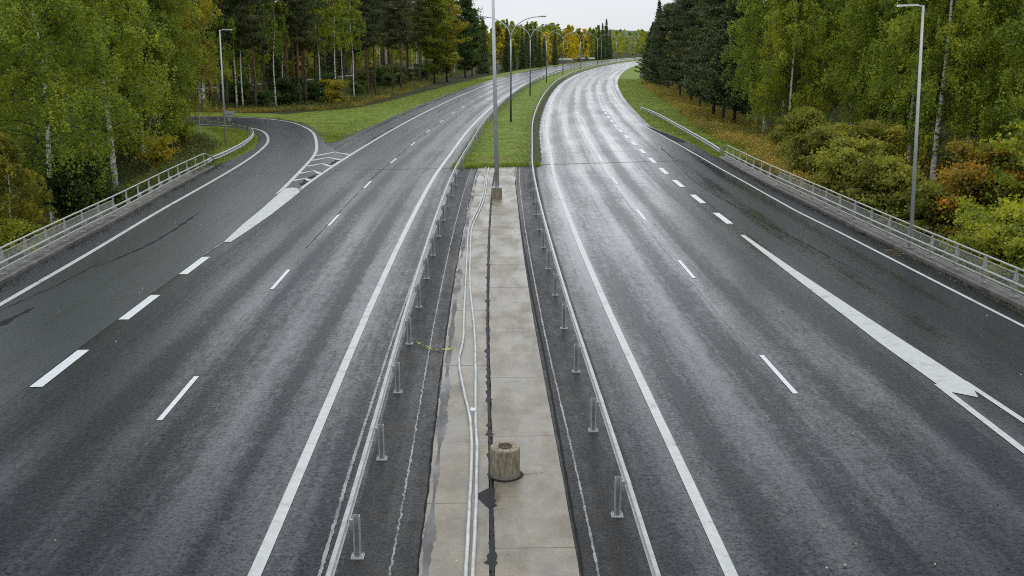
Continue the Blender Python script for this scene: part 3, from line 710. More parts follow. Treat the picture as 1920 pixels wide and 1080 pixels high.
def railing(tab, sg, y0, y1, ymesh, label):
    e = empty('bridge_railing', P(y0, float(it(tab, y0)) + sg * .3), label=label, cat='railing'); o0 = e.location
    pm = MB(); pm.box(-.03, .03, -.03, .03, .13, 1.0); pm = pm.mesh('post', M['galv_w'])
    arm = MB(); arm.box(-.16 if sg > 0 else .03, -.03 if sg > 0 else .16, -.025, .025, .36, .66); arm = arm.mesh('bracket', M['galv_w'])
    bp = MB(); bp.box(-.11, .11, -.09, .09, 0, .02)
    for x in (-.08, .08):
        for y in (-.06, .06): bp.tube([(x, y, .02), (x, y, .06)], .013, 6)
    bp = bp.mesh('base_plate', M['galv_w'])
    pan, fr, top, wb = {}, {}, {}, {}
    stn = [y0]; 
    while stn[-1] + 2 <= y1 + .01: stn.append(stn[-1] + 2)
    pts = [Vector(P(y, float(it(tab, y)) + sg * .3)) for y in stn]
    for i, p in enumerate(pts):
        q = pts[i+1] if i < len(pts) - 1 else p + (p - pts[i-1]); d = q - p; rz = -math.atan2(d.x, d.y); L_ = round(d.length, 2)
        po = link('post', pm, e, tuple(p - o0), (0, 0, rz)); link('base_plate', bp, po, (0, 0, .142)); link('bracket', arm, po)
        if i == len(pts) - 1: break
        if L_ not in pan:
            pan[L_] = mesh_panel(L_ - .2, .62); fr[L_] = frame_mesh(L_ - .2, .62)
            top[L_] = MB().tube([(0, 0, 0), (0, L_ + .004, 0)], .034, 10).mesh('top_rail', M['galv_w'], True)
            wb[L_] = MB().tube([(0, 0, 0), (0, L_ + .004, 0)], .042, 8).mesh('rail', M['galv_w'], True)
        link('top_rail', top[L_], e, tuple(p - o0 + Vector((0, 0, 1.03))), (0, 0, rz))
        n = Vector((d.y, -d.x, 0)).normalized() * -sg
        for zr in (.42, .62): link('rail', wb[L_], e, tuple(p - o0 + n * .165 + Vector((0, 0, zr))), (0, 0, rz))
        if stn[i] < ymesh:
            a = p + d.normalized() * .1 - n * .0
            mp_ = link('mesh_panel', pan[L_], e, tuple(a - o0 + Vector((0, 0, .25))), (0, 0, rz)); link('frame', fr[L_], mp_)
    # the end of the top rail bends down to the beam
    p = pts[-1]; d = (p - pts[-2]).normalized()
    MB().tube([tuple(p + Vector((0, 0, 1.03))), tuple(p + d * .5 + Vector((0, 0, .98))), tuple(p + d * 1.9 + Vector((-sg * .1, 0, .66)))], .034, 10).obj('rail_end', M['galv_w'], e, tuple(-o0), smooth=True)
    return e
railing(KL, -1, 5.0, 65, 46, 'steel bridge railing with pipe handrail and wire mesh along the left edge')
railing(KR, 1, 5.1, 73, 56, 'steel bridge railing with pipe handrail and wire mesh along the right edge')

# ------------------------------------------------------------------ drums, conduits, tape, litter
def drum(x, y, rad, h, label, used):
    e = empty('lamp_base', (x, y, .02), label=label, cat='concrete base')
    m = MB(); k = 40; rr = random.Random(int(y)); n = []
    for z, r_ in ((0, rad), (.03, rad * 1.0), (h - .03, rad * 1.0), (h, rad * .965)):
        m.v += [(r_ * cos(2*pi*j/k) * (1 + rr.uniform(-.012, .012)), r_ * sin(2*pi*j/k) * (1 + rr.uniform(-.012, .012)), z + (rr.uniform(-.006, .006) if z > .1 else 0)) for j in range(k)]
    for i in range(3):
        for j in range(k): a = i*k + j; b = i*k + (j+1) % k; m.f.append((a, b, b+k, a+k))
    # top with a socket
    base = 3 * k
    for r_, z in ((rad * .5, h + .005), (rad * .40, h + .004), (rad * .37, h - .05), (rad*.02, h - .052)):
        m.v += [(r_ * cos(2*pi*j/k), r_ * sin(2*pi*j/k), z) for j in range(k)]
    for i in range(4):
        for j in range(k): a = base + i*k + j; b = base + i*k + (j+1) % k; m.f.append((a, b, b+k, a+k))
    m.obj('drum', M['drum'], e)
    if not used:
        MB().tube([(rad*.43*cos(a), rad*.43*sin(a), h + .012) for a in [2*pi*j/28 for j in range(29)]], .014, 6, False).obj('socket_ring', M['rust'], e)
        for a in (.6, 2.2, 3.8, 5.3): MB().tube([(rad*.62*cos(a), rad*.62*sin(a), h), (rad*.62*cos(a), rad*.62*sin(a), h + .018)], .01, 6).obj('anchor_bolt', M['rust'], e)
    sk = MB(); pts = [(rad * (1.12 + .07 * sin(3*a + 1) + .12 * max(0, cos(a + .9))) * cos(a), rad * (1.12 + .07 * sin(3*a + 1) + .1 * max(0, cos(a + .9))) * sin(a)) for a in [2*pi*j/30 for j in range(30)]]
    sk.poly(pts, .012); sk.obj('seal_collar', M['bitumen'], e)
    return e
dx, dy, _ = P(17.99, .27); drum(dx, dy, .275, .56, 'empty round concrete lamp base with stained side in the near foreground', False)
d2x, d2y, _ = P(53.1, .27)
e2 = empty('lamp_base', (d2x, d2y, .02), label='square concrete foot block carrying the tall middle lamp pole', cat='concrete base')
MB().box(-.27, .27, -.25, .25, 0, .5).obj('block', M['drum'], e2); MB().box(-.24, .24, -.22, .22, .5, .56).obj('cap', M['drum'], e2)
def conduit(pts, r_, label):
    p = [Vector(P(y, l, .02 + r_ * 1.0)) for y, l in pts]; p = smooth_line([tuple(q) for q in p], 5)
    p = [q + Vector((R.uniform(-.004, .004), 0, 0)) for q in p]
    o = MB().tube([tuple(q) for q in p], r_, 10).obj('cable_conduit', M['pipe'], smooth=True)
    tag(o, label, 'conduit'); mb = MB()
    return o
pA = [(4, -.40), (10, -.40), (14.3, -.39), (16.4, -.37), (19.1, -.36), (20.9, -.41), (22.6, -.56), (25, -.73), (26.9, -.66), (30, -.70), (38.4, -.80), (43.7, -.87), (47.3, -.72), (51.4, -.52), (55.6, -.44), (61.2, -.48), (62.7, -.62), (65.1, -.68), (66.5, -.64)]
pB = [(4, -.27), (10, -.28), (14.3, -.28), (16.4, -.26), (19.1, -.255), (20.9, -.29), (23.9, -.31), (27.5, -.36), (33.2, -.58), (38.4, -.68), (43.7, -.75), (47.1, -.61), (52.1, -.38), (56.6, -.34), (61.7, -.39), (66.5, -.46)]
conduit(pA, .033, 'left of two white plastic conduits lying along the concrete median, the one that bows outward')
conduit(pB, .033, 'right of two white plastic conduits lying along the concrete median, the straighter one')
tp = resample(smooth_line([P(27.2, -2.1, .03), P(26.9, -1.95, .05), P(26.65, -1.8, .02), P(26.3, -1.6, .05), P(26.1, -1.4, .02), P(26.05, -1.2, .04), P(26.1, -1.0, .03), P(26.05, -.88, .05)]), .04)
tm = MB()
for i, p in enumerate(tp):
    w = .028 + .012 * sin(i * .9); a = i * .45; tm.v += [tuple(p + Vector((0, w * cos(a), abs(w * sin(a)) + .006))), tuple(p - Vector((0, w * cos(a), -.004)))]
for i in range(len(tp) - 1): tm.f.append((2*i, 2*i + 1, 2*i + 3, 2*i + 2))
tag(tm.obj('barrier_tape', M['tape']), 'twisted yellow and black barrier tape lying on the asphalt left of the conduits', 'tape')
lt = MB(); lx, ly, _ = P(21.3, -.36); lt.v = [(lx-.05, ly-.04, .11), (lx+.05, ly-.05, .10), (lx+.06, ly+.06, .12), (lx-.04, ly+.05, .14), (lx, ly, .15)]; lt.f = [(0, 1, 4), (1, 2, 4), (2, 3, 4), (3, 0, 4)]
tag(lt.obj('litter', M['white_metal']), 'small white scrap of litter caught between the two white conduits', 'litter')
tw = MB(); r9 = random.Random(5)
for k in range(14):
    x, y, _ = P(38.6 + r9.uniform(-.7, .7), 15.3 + r9.uniform(-.25, .25)); a = r9.uniform(-.6, .6); l = r9.uniform(.2, .5)
    tw.tube([(x, y, .02), (x + l * cos(a), y + l * sin(a), .03 + r9.uniform(0, .03))], .008, 4)
tag(tw.obj('dry_twigs', M['twig']), 'scatter of dry yellowish twigs lying on the road beside the right kerb', 'twigs')

# ------------------------------------------------------------------ lamps and signs
def lamp(x, y, z, h, kind, label, group=None, lean=0., dark=True, rz=0., r0=.1):
    e = empty('street_lamp', (x, y, z), rz, label=label, cat='street lamp', group=group); e.rotation_euler[1] = lean
    pmn = M['galv_pole']
    if kind == 'double':
        hs = h - 2.3; MB().tube([(0, 0, 0), (0, 0, 4.2)], [r0, r0 * .88], 12).obj('pole_base', M['pole_dark'] if dark else pmn, e, smooth=True)
        MB().tube([(0, 0, 4.2), (0, 0, hs)], [r0 * .86, r0 * .62], 12).obj('pole', pmn, e, smooth=True)
        for s in (-1, 1):
            pts = [(s * .02, 0, hs - .05)] + [(s * (2.9 * (1 - cos(t * pi / 2)) ** .8 * .55 + 1.25 * t ** 2.2), 0, hs + 2.1 * sin(t * pi / 2) ** .9) for t in (.12, .25, .4, .55, .7, .85, 1)]
            MB().tube(pts, [.055] * 4 + [.045] * 4, 8).obj('arm', pmn, e, smooth=True)
            ex, ez = pts[-1][0], pts[-1][2]; hm = MB(); hm.v = []
            hm.box(min(ex - s*.05, ex + s*.6), max(ex - s*.05, ex + s*.6), -.13, .13, ez - .03, ez + .07); hm.box(min(ex + s*.08, ex + s*.55), max(ex + s*.08, ex + s*.55), -.1, .1, ez - .06, ez - .03)
            hm.obj('lamp_head', M['galv'], e)
    else:
        MB().tube([(0, 0, 0), (0, 0, h)], [r0, r0 * .55], 14).obj('pole', pmn, e, smooth=True)
        MB().box(-r0 * 1.9, r0 * 1.9, -r0 * 1.9, r0 * 1.9, 0, .03).obj('base_plate', M['galv'], e)
        for s in ((-1, 1) if kind == 'twin' else (1 if kind == 'right' else -1,)):
            a = MB().tube([(0, 0, h - .04), (s * .25, 0, h)], .03, 8).obj('arm', M['galv'], e)
            x0, x1 = (s * .2, s * .92); MB().prism([(min(x0, x1), h - .01), (max(x0, x1), h - .01), (max(x0, x1) - .02, h + .06), (min(x0, x1) + .02, h + .06)], -.14, .14).obj('lamp_head', M['white_metal'], e)
    return e
lamp(d2x + .02, d2y, .58, 10.6, 'twin', 'tall slim straight lamp pole standing on the concrete block in the median', lean=-.018, r0=.12)
desc = ['first', 'second', 'third', 'fourth', 'fifth', 'sixth', 'seventh', 'eighth']
k = 0; s_ = 105.
while s_ < 480:
    p = P(s_, 0., .02); a = math.atan(float(sl(s_)))
    lamp(p[0], p[1], .02, 10.4, 'double', '%s double armed curved street lamp from the bridge on the grass median' % desc[k], 'double armed lamps along the grass median', rz=-a); s_ += 52.3; k += 1
lamp(15.25, 39.3, .15, 8.95, 'left', 'pale straight single head street lamp behind the right bridge railing', lean=-.035, r0=.08)
zl = hz(-21.95, 81.5); lamp(-22.2, 81.5, zl, 8.7 - zl, 'right', 'pale straight single head street lamp beside the exit ramp bend', lean=.008, r0=.085)
for i, (px, yb) in enumerate(((1124, 440), (1177, 560), (1053, 330), (1213, 620))):
    x = (px - 960) / 1960 * yb; lamp(x, yb, hz(x, yb), 9.5, 'right', 'distant thin single lamp pole %s' % ['left of the dark spruces at the far bend', 'among the green trees at the far end', 'in front of the yellow birches on the far left verge', 'beyond the spruces where the road disappears'][i], 'far single lamps beyond the bend', r0=.08)
# yield sign seen from behind, and a round one
sg_ = empty('traffic_sign', (-21.75, 81.35, 0), label='triangular give way sign seen from behind on the lamp pole by the ramp', cat='traffic sign')
def plate(kind, s, t=.02):
    m = MB(); pts = [(-s/2, s*.43), (s/2, s*.43), (.05, -s*.43), (-.05, -s*.43)] if kind == 'tri' else [(s/2*cos(2*pi*j/20), s/2*sin(2*pi*j/20)) for j in range(20)]
    m.prism(pts, -t/2, t/2); return m
plate('tri', .95).obj('sign_plate', M['sign_back'], sg_, (0, 0, 2.25)); b_ = MB(); b_.box(-.2, .2, -.08, -.01, .15, .19); b_.box(-.2, .2, -.08, -.01, -.12, -.08); b_.obj('bracket', M['galv'], sg_, (0, 0, 2.3))
zz = hz(-27.9, 92.5); sg2 = empty('traffic_sign', (-27.9, 94.2, zz), label='round traffic sign on its own thin post at the ramp bend under the birches', cat='traffic sign')
MB().tube([(0, 0, 0), (0, 0, 2.9)], .045, 8).obj('post', M['galv_pole'], sg2); plate('round', .64).obj('sign_plate', M['sign_back'], sg2, (0, -.06, 2.35))

# ------------------------------------------------------------------ plants: shared meshes
def leaves(C_, size, asp, rng, up=0., droop=0., flat_=0.):
    """diamond leaves at the centres C_; returns verts, faces, tint"""
    n = len(C_); a = rng.normal(size=(n, 3)); a[:, 2] = a[:, 2] * (1 - flat_) + up - droop; a /= np.linalg.norm(a, axis=1)[:, None]
    b = rng.normal(size=(n, 3)); b -= (b * a).sum(1)[:, None] * a; b /= np.linalg.norm(b, axis=1)[:, None] + 1e-9
    s = size * rng.uniform(.65, 1.35, n)[:, None]; l = a * s / 2; w = b * s * asp / 2
    V = np.stack([C_ - l, C_ + w - l * .1, C_ + l, C_ - w - l * .1], 1).reshape(-1, 3)
    Fq = np.arange(4 * n).reshape(-1, 4); t = np.repeat(rng.uniform(0, 1, n), 4)
    return V, Fq, t
def branches(m, start, d, L_, r_, bend, k=5, n=4):
    pts = []; p = Vector(start); d = Vector(d).normalized()
    for i in range(n + 1):
        pts.append(tuple(p)); p = p + d * (L_ / n); d = (d + Vector((0, 0, bend / n))).normalized()
    m.tube(pts, [r_ * (1 - .8 * i / n) for i in range(n + 1)], k, False); return pts
def trunk_pts(rr, H, lean=.0, wob=.12, n=10):
    ph = rr.uniform(0, 6); return [Vector((lean * H * (i/n) + wob * sin(i * .9 + ph) * i / n, wob * cos(i * .7 + ph) * i / n, H * i / n)) for i in range(n + 1)]
def at_h(tp, H, h):
    t = max(0, min(.9999, h / H)) * (len(tp) - 1); i = int(t); return tp[i].lerp(tp[i+1], t - i)
def finish(name, tm, tmat, C_, sz, asp, lm, rng, kwb, **kw):
    V, Fq, t = leaves(np.array(C_), sz, asp, rng, **kw)
    return tm.mesh('trunk', tmat, True), npmesh('crown', V, Fq, lm, tint=t), kwb.mesh('branches', M['b_dark'], True)
def birch(seed, H=19, Rr=3.6, cb=3.2, nl=70, leaf_n=36000, sz=.13, r0=.16, lean=0.02, lm='l_birch', hang=1.7, thin=1.):
    rr = random.Random(seed); rng = np.random.default_rng(seed); m = MB(); mb = MB(); tp = trunk_pts(rr, H, lean, .3)
    m.tube([tuple(p) for p in tp], [r0 * (1 - .9 * i / 10) + .012 for i in range(11)], 8)
    C_ = []; per = leaf_n // nl
    for i in range(nl):
        u = ((i + rr.random()) / nl) ** .9; h = cb + (H - cb) * u; t = u; Lb = Rr * (.45 + .75 * sin(pi * min(1, t * .8 + .22)) ) * rr.uniform(.7, 1.2) * (1 - t ** 4) + .4
        az = i * 2.4 + rr.uniform(-.4, .4); pts = branches(mb, at_h(tp, H, h), (cos(az), sin(az), rr.uniform(.35, .9)), Lb, .05 * (1 - t * .7), -1.3, 4, 5)
        P_ = np.array(pts); ns = max(3, int(per / 26)); s = rng.uniform(.25, 1, ns) ** .8 * (len(pts) - 1.001); ii = s.astype(int); fr = (s - ii)[:, None]
        a = P_[ii] * (1 - fr) + P_[ii + 1] * fr + rng.normal(size=(ns, 3)) * np.array([.32, .32, .15]) * (Rr / 3.6)
        hl = rng.uniform(.25, 1, ns) * hang * (1.2 - .8 * t)
        q = per // ns; v = rng.uniform(0, 1, (ns, q)); dr = rng.normal(size=(ns, 1, 2)) * .12
        pos = np.repeat(a[:, None, :], q, 1); pos[:, :, 2] -= v * hl[:, None]; pos[:, :, :2] += dr * v[:, :, None]; pos += rng.normal(size=pos.shape) * np.array([.1, .1, .06])
        C_.append(pos.reshape(-1, 3))
    C_ = np.concatenate(C_); C_ = C_[C_[:, 2] > .5]; C_ = C_[rng.uniform(0, 1, len(C_)) < thin + (1 - thin) * np.clip(C_[:, 2] / 9, 0, 1) ** 1.5]
    return finish('birch', m, M['b_birch'], C_, sz, .62, M[lm], rng, mb, droop=.7)
def broad(seed, H=14, Rr=3., cb=2., nl=46, leaf_n=26000, sz=.17, r0=.14, lm='l_aspen', bk='b_dark', cl=.55, multi=1, low=.15):
    rr = random.Random(seed); rng = np.random.default_rng(seed); m = MB(); mb = MB(); tps = []
    for s in range(multi):
        tp = trunk_pts(rr, H * rr.uniform(.75, 1) if s else H, rr.uniform(-.18, .18) if multi > 1 else 0., .25)
        tps.append(tp); m.tube([tuple(p) for p in tp], [r0 * (1 - .9 * i / 10) + .01 for i in range(11)], 7)
    C_ = []; per = leaf_n // nl
    for i in range(nl):
        tp = tps[i % multi]; Ht = tp[-1].z; u = (i + rr.random()) / nl; h = cb + (Ht - cb) * u; Lb = Rr * (sin(pi * min(1, u * (1 - low) + low)) ** .6) * rr.uniform(.35, 1.35) + .25
        az = i * 2.4 + rr.uniform(-.5, .5); pts = branches(mb, at_h(tp, Ht, h), (cos(az), sin(az), rr.uniform(.1, .8)), Lb, .045 * (1 - u * .6), .25, 4, 4); P_ = np.array(pts)
        nc = 5; s = rng.uniform(.3, 1, nc) * (len(pts) - 1.001); ii = s.astype(int); fr = (s - ii)[:, None]
        a = P_[ii] * (1 - fr) + P_[ii + 1] * fr; q = per // nc
        pos = a[:, None, :] + rng.normal(size=(nc, q, 3)) * np.array([cl, cl, cl * .5]) * rng.uniform(.35, .95, (nc, 1, 1)); C_.append(pos.reshape(-1, 3))
    C_ = np.concatenate(C_); C_ = C_[C_[:, 2] > .15]
    return finish('broad', m, M[bk], C_, sz, .7, M[lm], rng, mb)
def pine(seed, H=21, Rr=2.8, cb=9, nl=60, leaf_n=24000, sz=.3, r0=.19):
    rr = random.Random(seed); rng = np.random.default_rng(seed); m = MB(); mb = MB(); tp = trunk_pts(rr, H, rr.uniform(-.015, .015), .15)
    m.tube([tuple(p) for p in tp], [r0 * (1 - .75 * i / 10) for i in range(11)], 8)
    for i in range(10):
        h = rr.uniform(cb * .4, cb); az = rr.uniform(0, 6.3); branches(mb, at_h(tp, H, h), (cos(az), sin(az), .1), rr.uniform(.5, 1.6), .02, -.2, 4, 3)
    C_ = []; per = leaf_n // nl
    for i in range(nl):
        u = (i + rr.random()) / nl; h = cb + (H - cb) * u; Lb = Rr * (1 - u ** 2.2) * rr.uniform(.5, 1.1) * (.55 + .45 * min(1, u * 4)) + .35
        az = i * 2.4 + rr.uniform(-.5, .5); pts = branches(mb, at_h(tp, H, h), (cos(az), sin(az), rr.uniform(-.05, .45)), Lb, .045, .3, 4, 4); P_ = np.array(pts)
        nc = 6; s = rng.uniform(.35, 1, nc) * (len(pts) - 1.001); ii = s.astype(int); fr = (s - ii)[:, None]
        a = P_[ii] * (1 - fr) + P_[ii + 1] * fr; q = per // nc; pos = a[:, None, :] + rng.normal(size=(nc, q, 3)) * np.array([.42, .42, .13]); C_.append(pos.reshape(-1, 3))
    return finish('pine', m, M['b_pine'], np.concatenate(C_), sz, .22, M['l_pine'], rng, mb, up=.5)
def spruce(seed, H=16, Rr=2.6, cb=.8, nw=44, leaf_n=24000, sz=.32, r0=.17, droop=-.25):
    rr = random.Random(seed); rng = np.random.default_rng(seed); m = MB(); mb = MB(); tp = trunk_pts(rr, H, 0, .05)
    m.tube([tuple(p) for p in tp], [r0 * (1 - .95 * i / 10) + .006 for i in range(11)], 7)
    C_ = []; tot = sum((1 - i / nw) + .12 for i in range(nw)) * 7
    for i in range(nw):
        u = i / nw; h = cb + (H - cb) * (u + rr.uniform(-.004, .004)); base = Rr * (1 - u) ** .85 + .12
        for j in range(7):
            Lb = base * rr.uniform(.65, 1.15); az = j * 2 * pi / 7 + i * 1.3 + rr.uniform(-.3, .3)
            pts = branches(mb, at_h(tp, H, h), (cos(az), sin(az), droop + .9 * u), Lb, .022 * (1 - u) + .006, .35, 3, 3); P_ = np.array(pts)
            q = max(4, int(leaf_n * ((1 - u) + .12) / tot)); s = rng.uniform(.1, 1, q) ** .75 * (len(pts) - 1.001); ii = s.astype(int); fr = (s - ii)[:, None]
            a = P_[ii] * (1 - fr) + P_[ii + 1] * fr; t = s / len(pts); w = .28 * Lb * (1.15 - t) + .05
            side = rng.normal(size=q) * w * .6; tv = np.array([-sin(az), cos(az), 0]); pos = a + side[:, None] * tv; pos[:, 2] -= np.abs(rng.normal(size=q)) * .14 * (1.2 - u); C_.append(pos)
    return finish('spruce', m, M['b_dark'], np.concatenate(C_), sz, .3, M['l_spruce'], rng, mb, droop=.45, flat_=.2)

PR = {}
PR['birch_a'] = birch(1, 19, 3.9, 2.6, 90, 60000, .175, .17, .045, thin=.5); PR['birch_b'] = birch(2, 20, 3.7, 3.2, 86, 58000, .175, .19, -.01, hang=1.9, thin=.3)
PR['birch_c'] = birch(3, 17, 3.3, 2.0, 76, 46000, .175, .13, .02, lm='l_birch')
PR['birch_m'] = birch(4, 18, 3.0, 4.0, 60, 20000, .27, .13, .01); PR['birch_m2'] = birch(5, 16, 2.6, 3.2, 54, 17000, .27, .12, -.02)
PR['birch_f'] = birch(6, 14, 2.4, 1.5, 40, 5200, .42, .12, 0.0); PR['birch_f2'] = birch(16, 12, 2.9, 1.0, 36, 5000, .44, .12, 0.0)
PR['pole_birch'] = birch(7, 17, 1.7, 8.5, 36, 6500, .24, .10, .01)
PR['aspen'] = broad(8, 17, 4.2, 2.2, 70, 30000, .24, .17); PR['aspen_b'] = broad(9, 15, 3.2, 1.6, 60, 24000, .25, .15, 'l_green')
PR['aspen_f'] = broad(19, 12, 3.2, 1.2, 34, 4200, .5, .13)
PR['pine_a'] = pine(10, 22, 3.2, 8.5); PR['pine_b'] = pine(11, 20, 2.7, 7.5, 54, 21000); PR['pine_c'] = pine(12, 23, 2.6, 10.5, 52, 19000)
PR['spruce_a'] = spruce(13, 16, 2.9, 1.0, 48, 30000, .3); PR['spruce_b'] = spruce(14, 15, 2.2, .7, 42, 17000, .34)
PR['spruce_f'] = spruce(15, 13, 1.55, .3, 36, 7000, .42)
PR['dark_pine'] = spruce(25, 15, 4.3, 2.4, 30, 34000, .36, .17, .05); PR['dark_pine_b'] = pine(26, 15, 3.9, 2.8, 64, 34000, .34, .18)
PR['bush_a'] = broad(20, 5.6, 2.5, .2, 60, 32000, .16, .05, 'l_lime', 'b_dark', .42, 4, .3); PR['bush_b'] = broad(21, 5.0, 2.3, .2, 56, 34000, .155, .045, 'l_olive', 'b_dark', .4, 4, .3)
PR['bush_c'] = broad(22, 3.2, 1.9, .1, 40, 20000, .15, .03, 'l_olive', 'b_dark', .36, 4, .35)
PR['bush_big'] = broad(28, 8.6, 4.1, .2, 110, 52000, .19, .07, 'l_lime', 'b_dark', .5, 5, .3); PR['bush_big_b'] = broad(29, 8.2, 3.6, .2, 100, 46000, .19, .07, 'l_orange', 'b_dark', .5, 5, .3)
PR['bush_d'] = broad(23, 2.2, 1.2, .1, 26, 5000, .15, .02, 'l_olive', 'b_dark', .3, 3, .3)
def tree(kind, x, y, label, cat='tree', group=None, s=1., rz=None, z=None, name='tree', lm=None, tilt=(0, 0), sz_=1.):
    zb = hz(x, y) - .08 if z is None else z
    e = empty(name, (x, y, zb), R.uniform(0, 6.28) if rz is None else rz, label=label, cat=cat, group=group)
    e.rotation_euler[0], e.rotation_euler[1] = tilt; e.scale = (s, s, s * sz_)
    t, c_, br = PR[kind]; link('trunk', t, e); tag(link('branches', br, e), kind='stuff'); cr = link('crown', c_, e)
    if lm: cr.material_slots[0].link = 'OBJECT'; cr.material_slots[0].material = M[lm]
    return e
# a tree whose trunk passes one place on the photograph: station distance and bearing are surveyed from it
def xp(px, y, z=0.): 
    dep = y * cos(PITCH) - (z - CAM_H) * sin(PITCH); return (px - 960) / 1960 * dep

# --- near left birches inside the ramp loop
def nb(kind, px, y, label, **kw): x = xp(px, y, -2.); return tree(kind, x, y, label, 'birch tree', name='birch_tree', **kw)
nb('birch_b', 218, 73.5, 'tall white trunked birch with the brightest trunk behind the left railing', rz=.4, tilt=(.0, -.03))
nb('birch_a', 100, 59, 'leaning slender birch whose spotted trunk tilts left behind the near left railing', rz=3.2, tilt=(0, -.06))
nb('birch_c', 271, 83, 'left trunk of the birch pair beside the weedy slope in the ramp loop', rz=1.2, s=.98)
nb('birch_b', 286, 84.5, 'right trunk of the birch pair beside the weedy slope in the ramp loop', rz=2.6, s=.95)
nb('birch_a', 330, 91, 'yellowing birch hanging over the ramp bend next to the round sign', rz=5.2, s=.95, lm='l_birchy')
nb('birch_c', 18, 52, 'green leaning birch sapling at the left edge with a yellow tip', rz=.2, s=.55, lm='l_birchy')
nb('birch_b', -60, 66, 'birch at the far left edge of the view behind the railing', rz=4.4)
for i, (px, y) in enumerate(((155, 84), (40, 86), (230, 96), (300, 108), (110, 104), (-40, 98), (180, 120), (20, 125), (-120, 84), (255, 128), (345, 103))):
    x = xp(px, y)
    if x > -27 and y > 90: x -= 3
    k_ = ['birch_a', 'birch_b', 'birch_c', 'aspen_b'][i % 4] if y < 100 else ['birch_m', 'birch_m2', 'aspen_b'][i % 3]
    if 99 < y < 122 and x > -80: y = 97 if y < 108 else 124
    lb = ['birch between the two near left white trunks, just behind them', 'birch behind the leaning trunk near the left border', 'yellowing birch right of the brightest left trunk and behind it', 'dark broadleaf tree behind the birch pair, beyond the ramp bend', 'birch deep behind the leaning trunk, second row', 'birch beyond the left border, behind the near trees',
          'birch deep behind the gap between the two near left trunks', 'dark broadleaf tree deep behind the leaning trunk', 'birch well outside the left border', 'birch standing beyond the ramp behind the birch pair', 'yellowing birch at the bend behind the round sign'][i]
    tree(k_, x, y, lb, 'birch tree' if k_ != 'aspen_b' else 'tree', name='birch_tree' if k_ != 'aspen_b' else 'broadleaf_tree', lm='l_birchy' if i in (2, 10) else None)
# --- forest on the left beyond the ramp
edge_pts = [(-75, 125), (-50, 125.5), (-37, 127), (-30, 131.5), (-24.5, 143.5), (-20.5, 186), (-16.5, 263), (-8, 390)]
def fx(y): return np.interp(y, [125.5, 127, 131.5, 143.5, 186, 263, 390, 600], [-50, -37, -30, -24.5, -20.5, -16.5, -6, 60])
special = []
def place(kind, px, y, label, cat, nm, **kw):
    x = xp(px, y); special.append((x, y)); return tree(kind, x, y, label, cat, name=nm, **kw)
place('pine_a', 427, 127.5, 'thick red barked pine just right of the ramp lamp pole', 'pine tree', 'pine_tree', s=.95)
place('pine_b', 480, 130, 'red and black barked pine second from the ramp lamp pole', 'pine tree', 'pine_tree')
place('pine_c', 541, 140, 'pine with orange upper trunk left of the straight orange one', 'pine tree', 'pine_tree')
place('pine_a', 562, 141, 'straight bright orange trunked pine in the middle of the left forest front', 'pine tree', 'pine_tree')
place('pine_c', 553, 147, 'thin grey brown pine between the two orange trunked pines', 'pine tree', 'pine_tree', s=.9)
place('pole_birch', 444, 131, 'white birch trunk between the first two red pines, left one', 'birch tree', 'birch_tree')
place('pole_birch', 456, 133, 'white birch trunk between the first two red pines, right one', 'birch tree', 'birch_tree')
place('pole_birch', 517, 138, 'forked white birch left of the orange pine group', 'birch tree', 'birch_tree')
place('pole_birch', 601, 150, 'slim white birch right of the orange pines', 'birch tree', 'birch_tree')
place('pole_birch', 630, 152, 'slim white birch with bright trunk farther right of the orange pines', 'birch tree', 'birch_tree')
place('pole_birch', 664, 160, 'white birch at the forest edge left of the reddish pine pair', 'birch tree', 'birch_tree')
place('pine_b', 690, 172, 'left of the reddish pine pair standing close together', 'pine tree', 'pine_tree')
place('pine_c', 703, 174, 'right of the reddish pine pair standing close together', 'pine tree', 'pine_tree')
place('pine_a', 752, 190, 'pine with crooked grey trunk left of the bright green aspen', 'pine tree', 'pine_tree')
place('aspen', 815, 225, 'large bright yellow green aspen at the right end of the left forest', 'aspen tree', 'aspen_tree', s=1.12)
place('aspen', 838, 232, 'yellow tinted aspen crown touching the sky beside the dark tree', 'aspen tree', 'aspen_tree', s=1.1, lm='l_birchy')
place('aspen_b', 872, 262, 'tall dark green broadleaf tree standing against the sky at the forest end', 'tree', 'broadleaf_tree', s=1.32)
place('aspen_b', 885, 272, 'slightly lower dark green broadleaf tree at the forest end', 'tree', 'broadleaf_tree', s=1.08)
place('spruce_b', 906, 292, 'dark spruce at the end of the left forest by the tall middle pole', 'spruce tree', 'spruce_tree', s=1.02)
place('aspen_f', 943, 345, 'bright yellow birch just right of the tall middle pole', 'birch tree', 'birch_tree', s=1.0, lm='l_yellow')
place('birch_f', 934, 330, 'pale half bare birch behind the yellow one at the forest end', 'birch tree', 'birch_tree', lm='l_birchy')
place('spruce_f', 951, 296, 'very slender pointed spruce behind the first double lamp', 'spruce tree', 'spruce_tree', s=1.12)
place('spruce_b', 962, 318, 'broad low spruce right of the slender pointed spruce', 'spruce tree', 'spruce_tree', s=.58)
for i, px in enumerate((979, 988, 995, 1003, 1011)):
    place('spruce_f', px, 322 + 8 * (i % 2) + 4 * i, ['leftmost', 'second', 'third', 'fourth', 'rightmost'][i] + ' of the row of five pointed dark spruces left of the far road', 'spruce tree', 'spruce_tree', s=[.98, 1.12, 1.06, 1.1, .9][i])
place('spruce_f', 1020, 352, 'small lone dark spruce in front of the yellow birches, left one', 'spruce tree', 'spruce_tree', s=.78)
place('spruce_f', 1040, 372, 'small lone dark spruce in front of the yellow birches, right one', 'spruce tree', 'spruce_tree', s=.98)
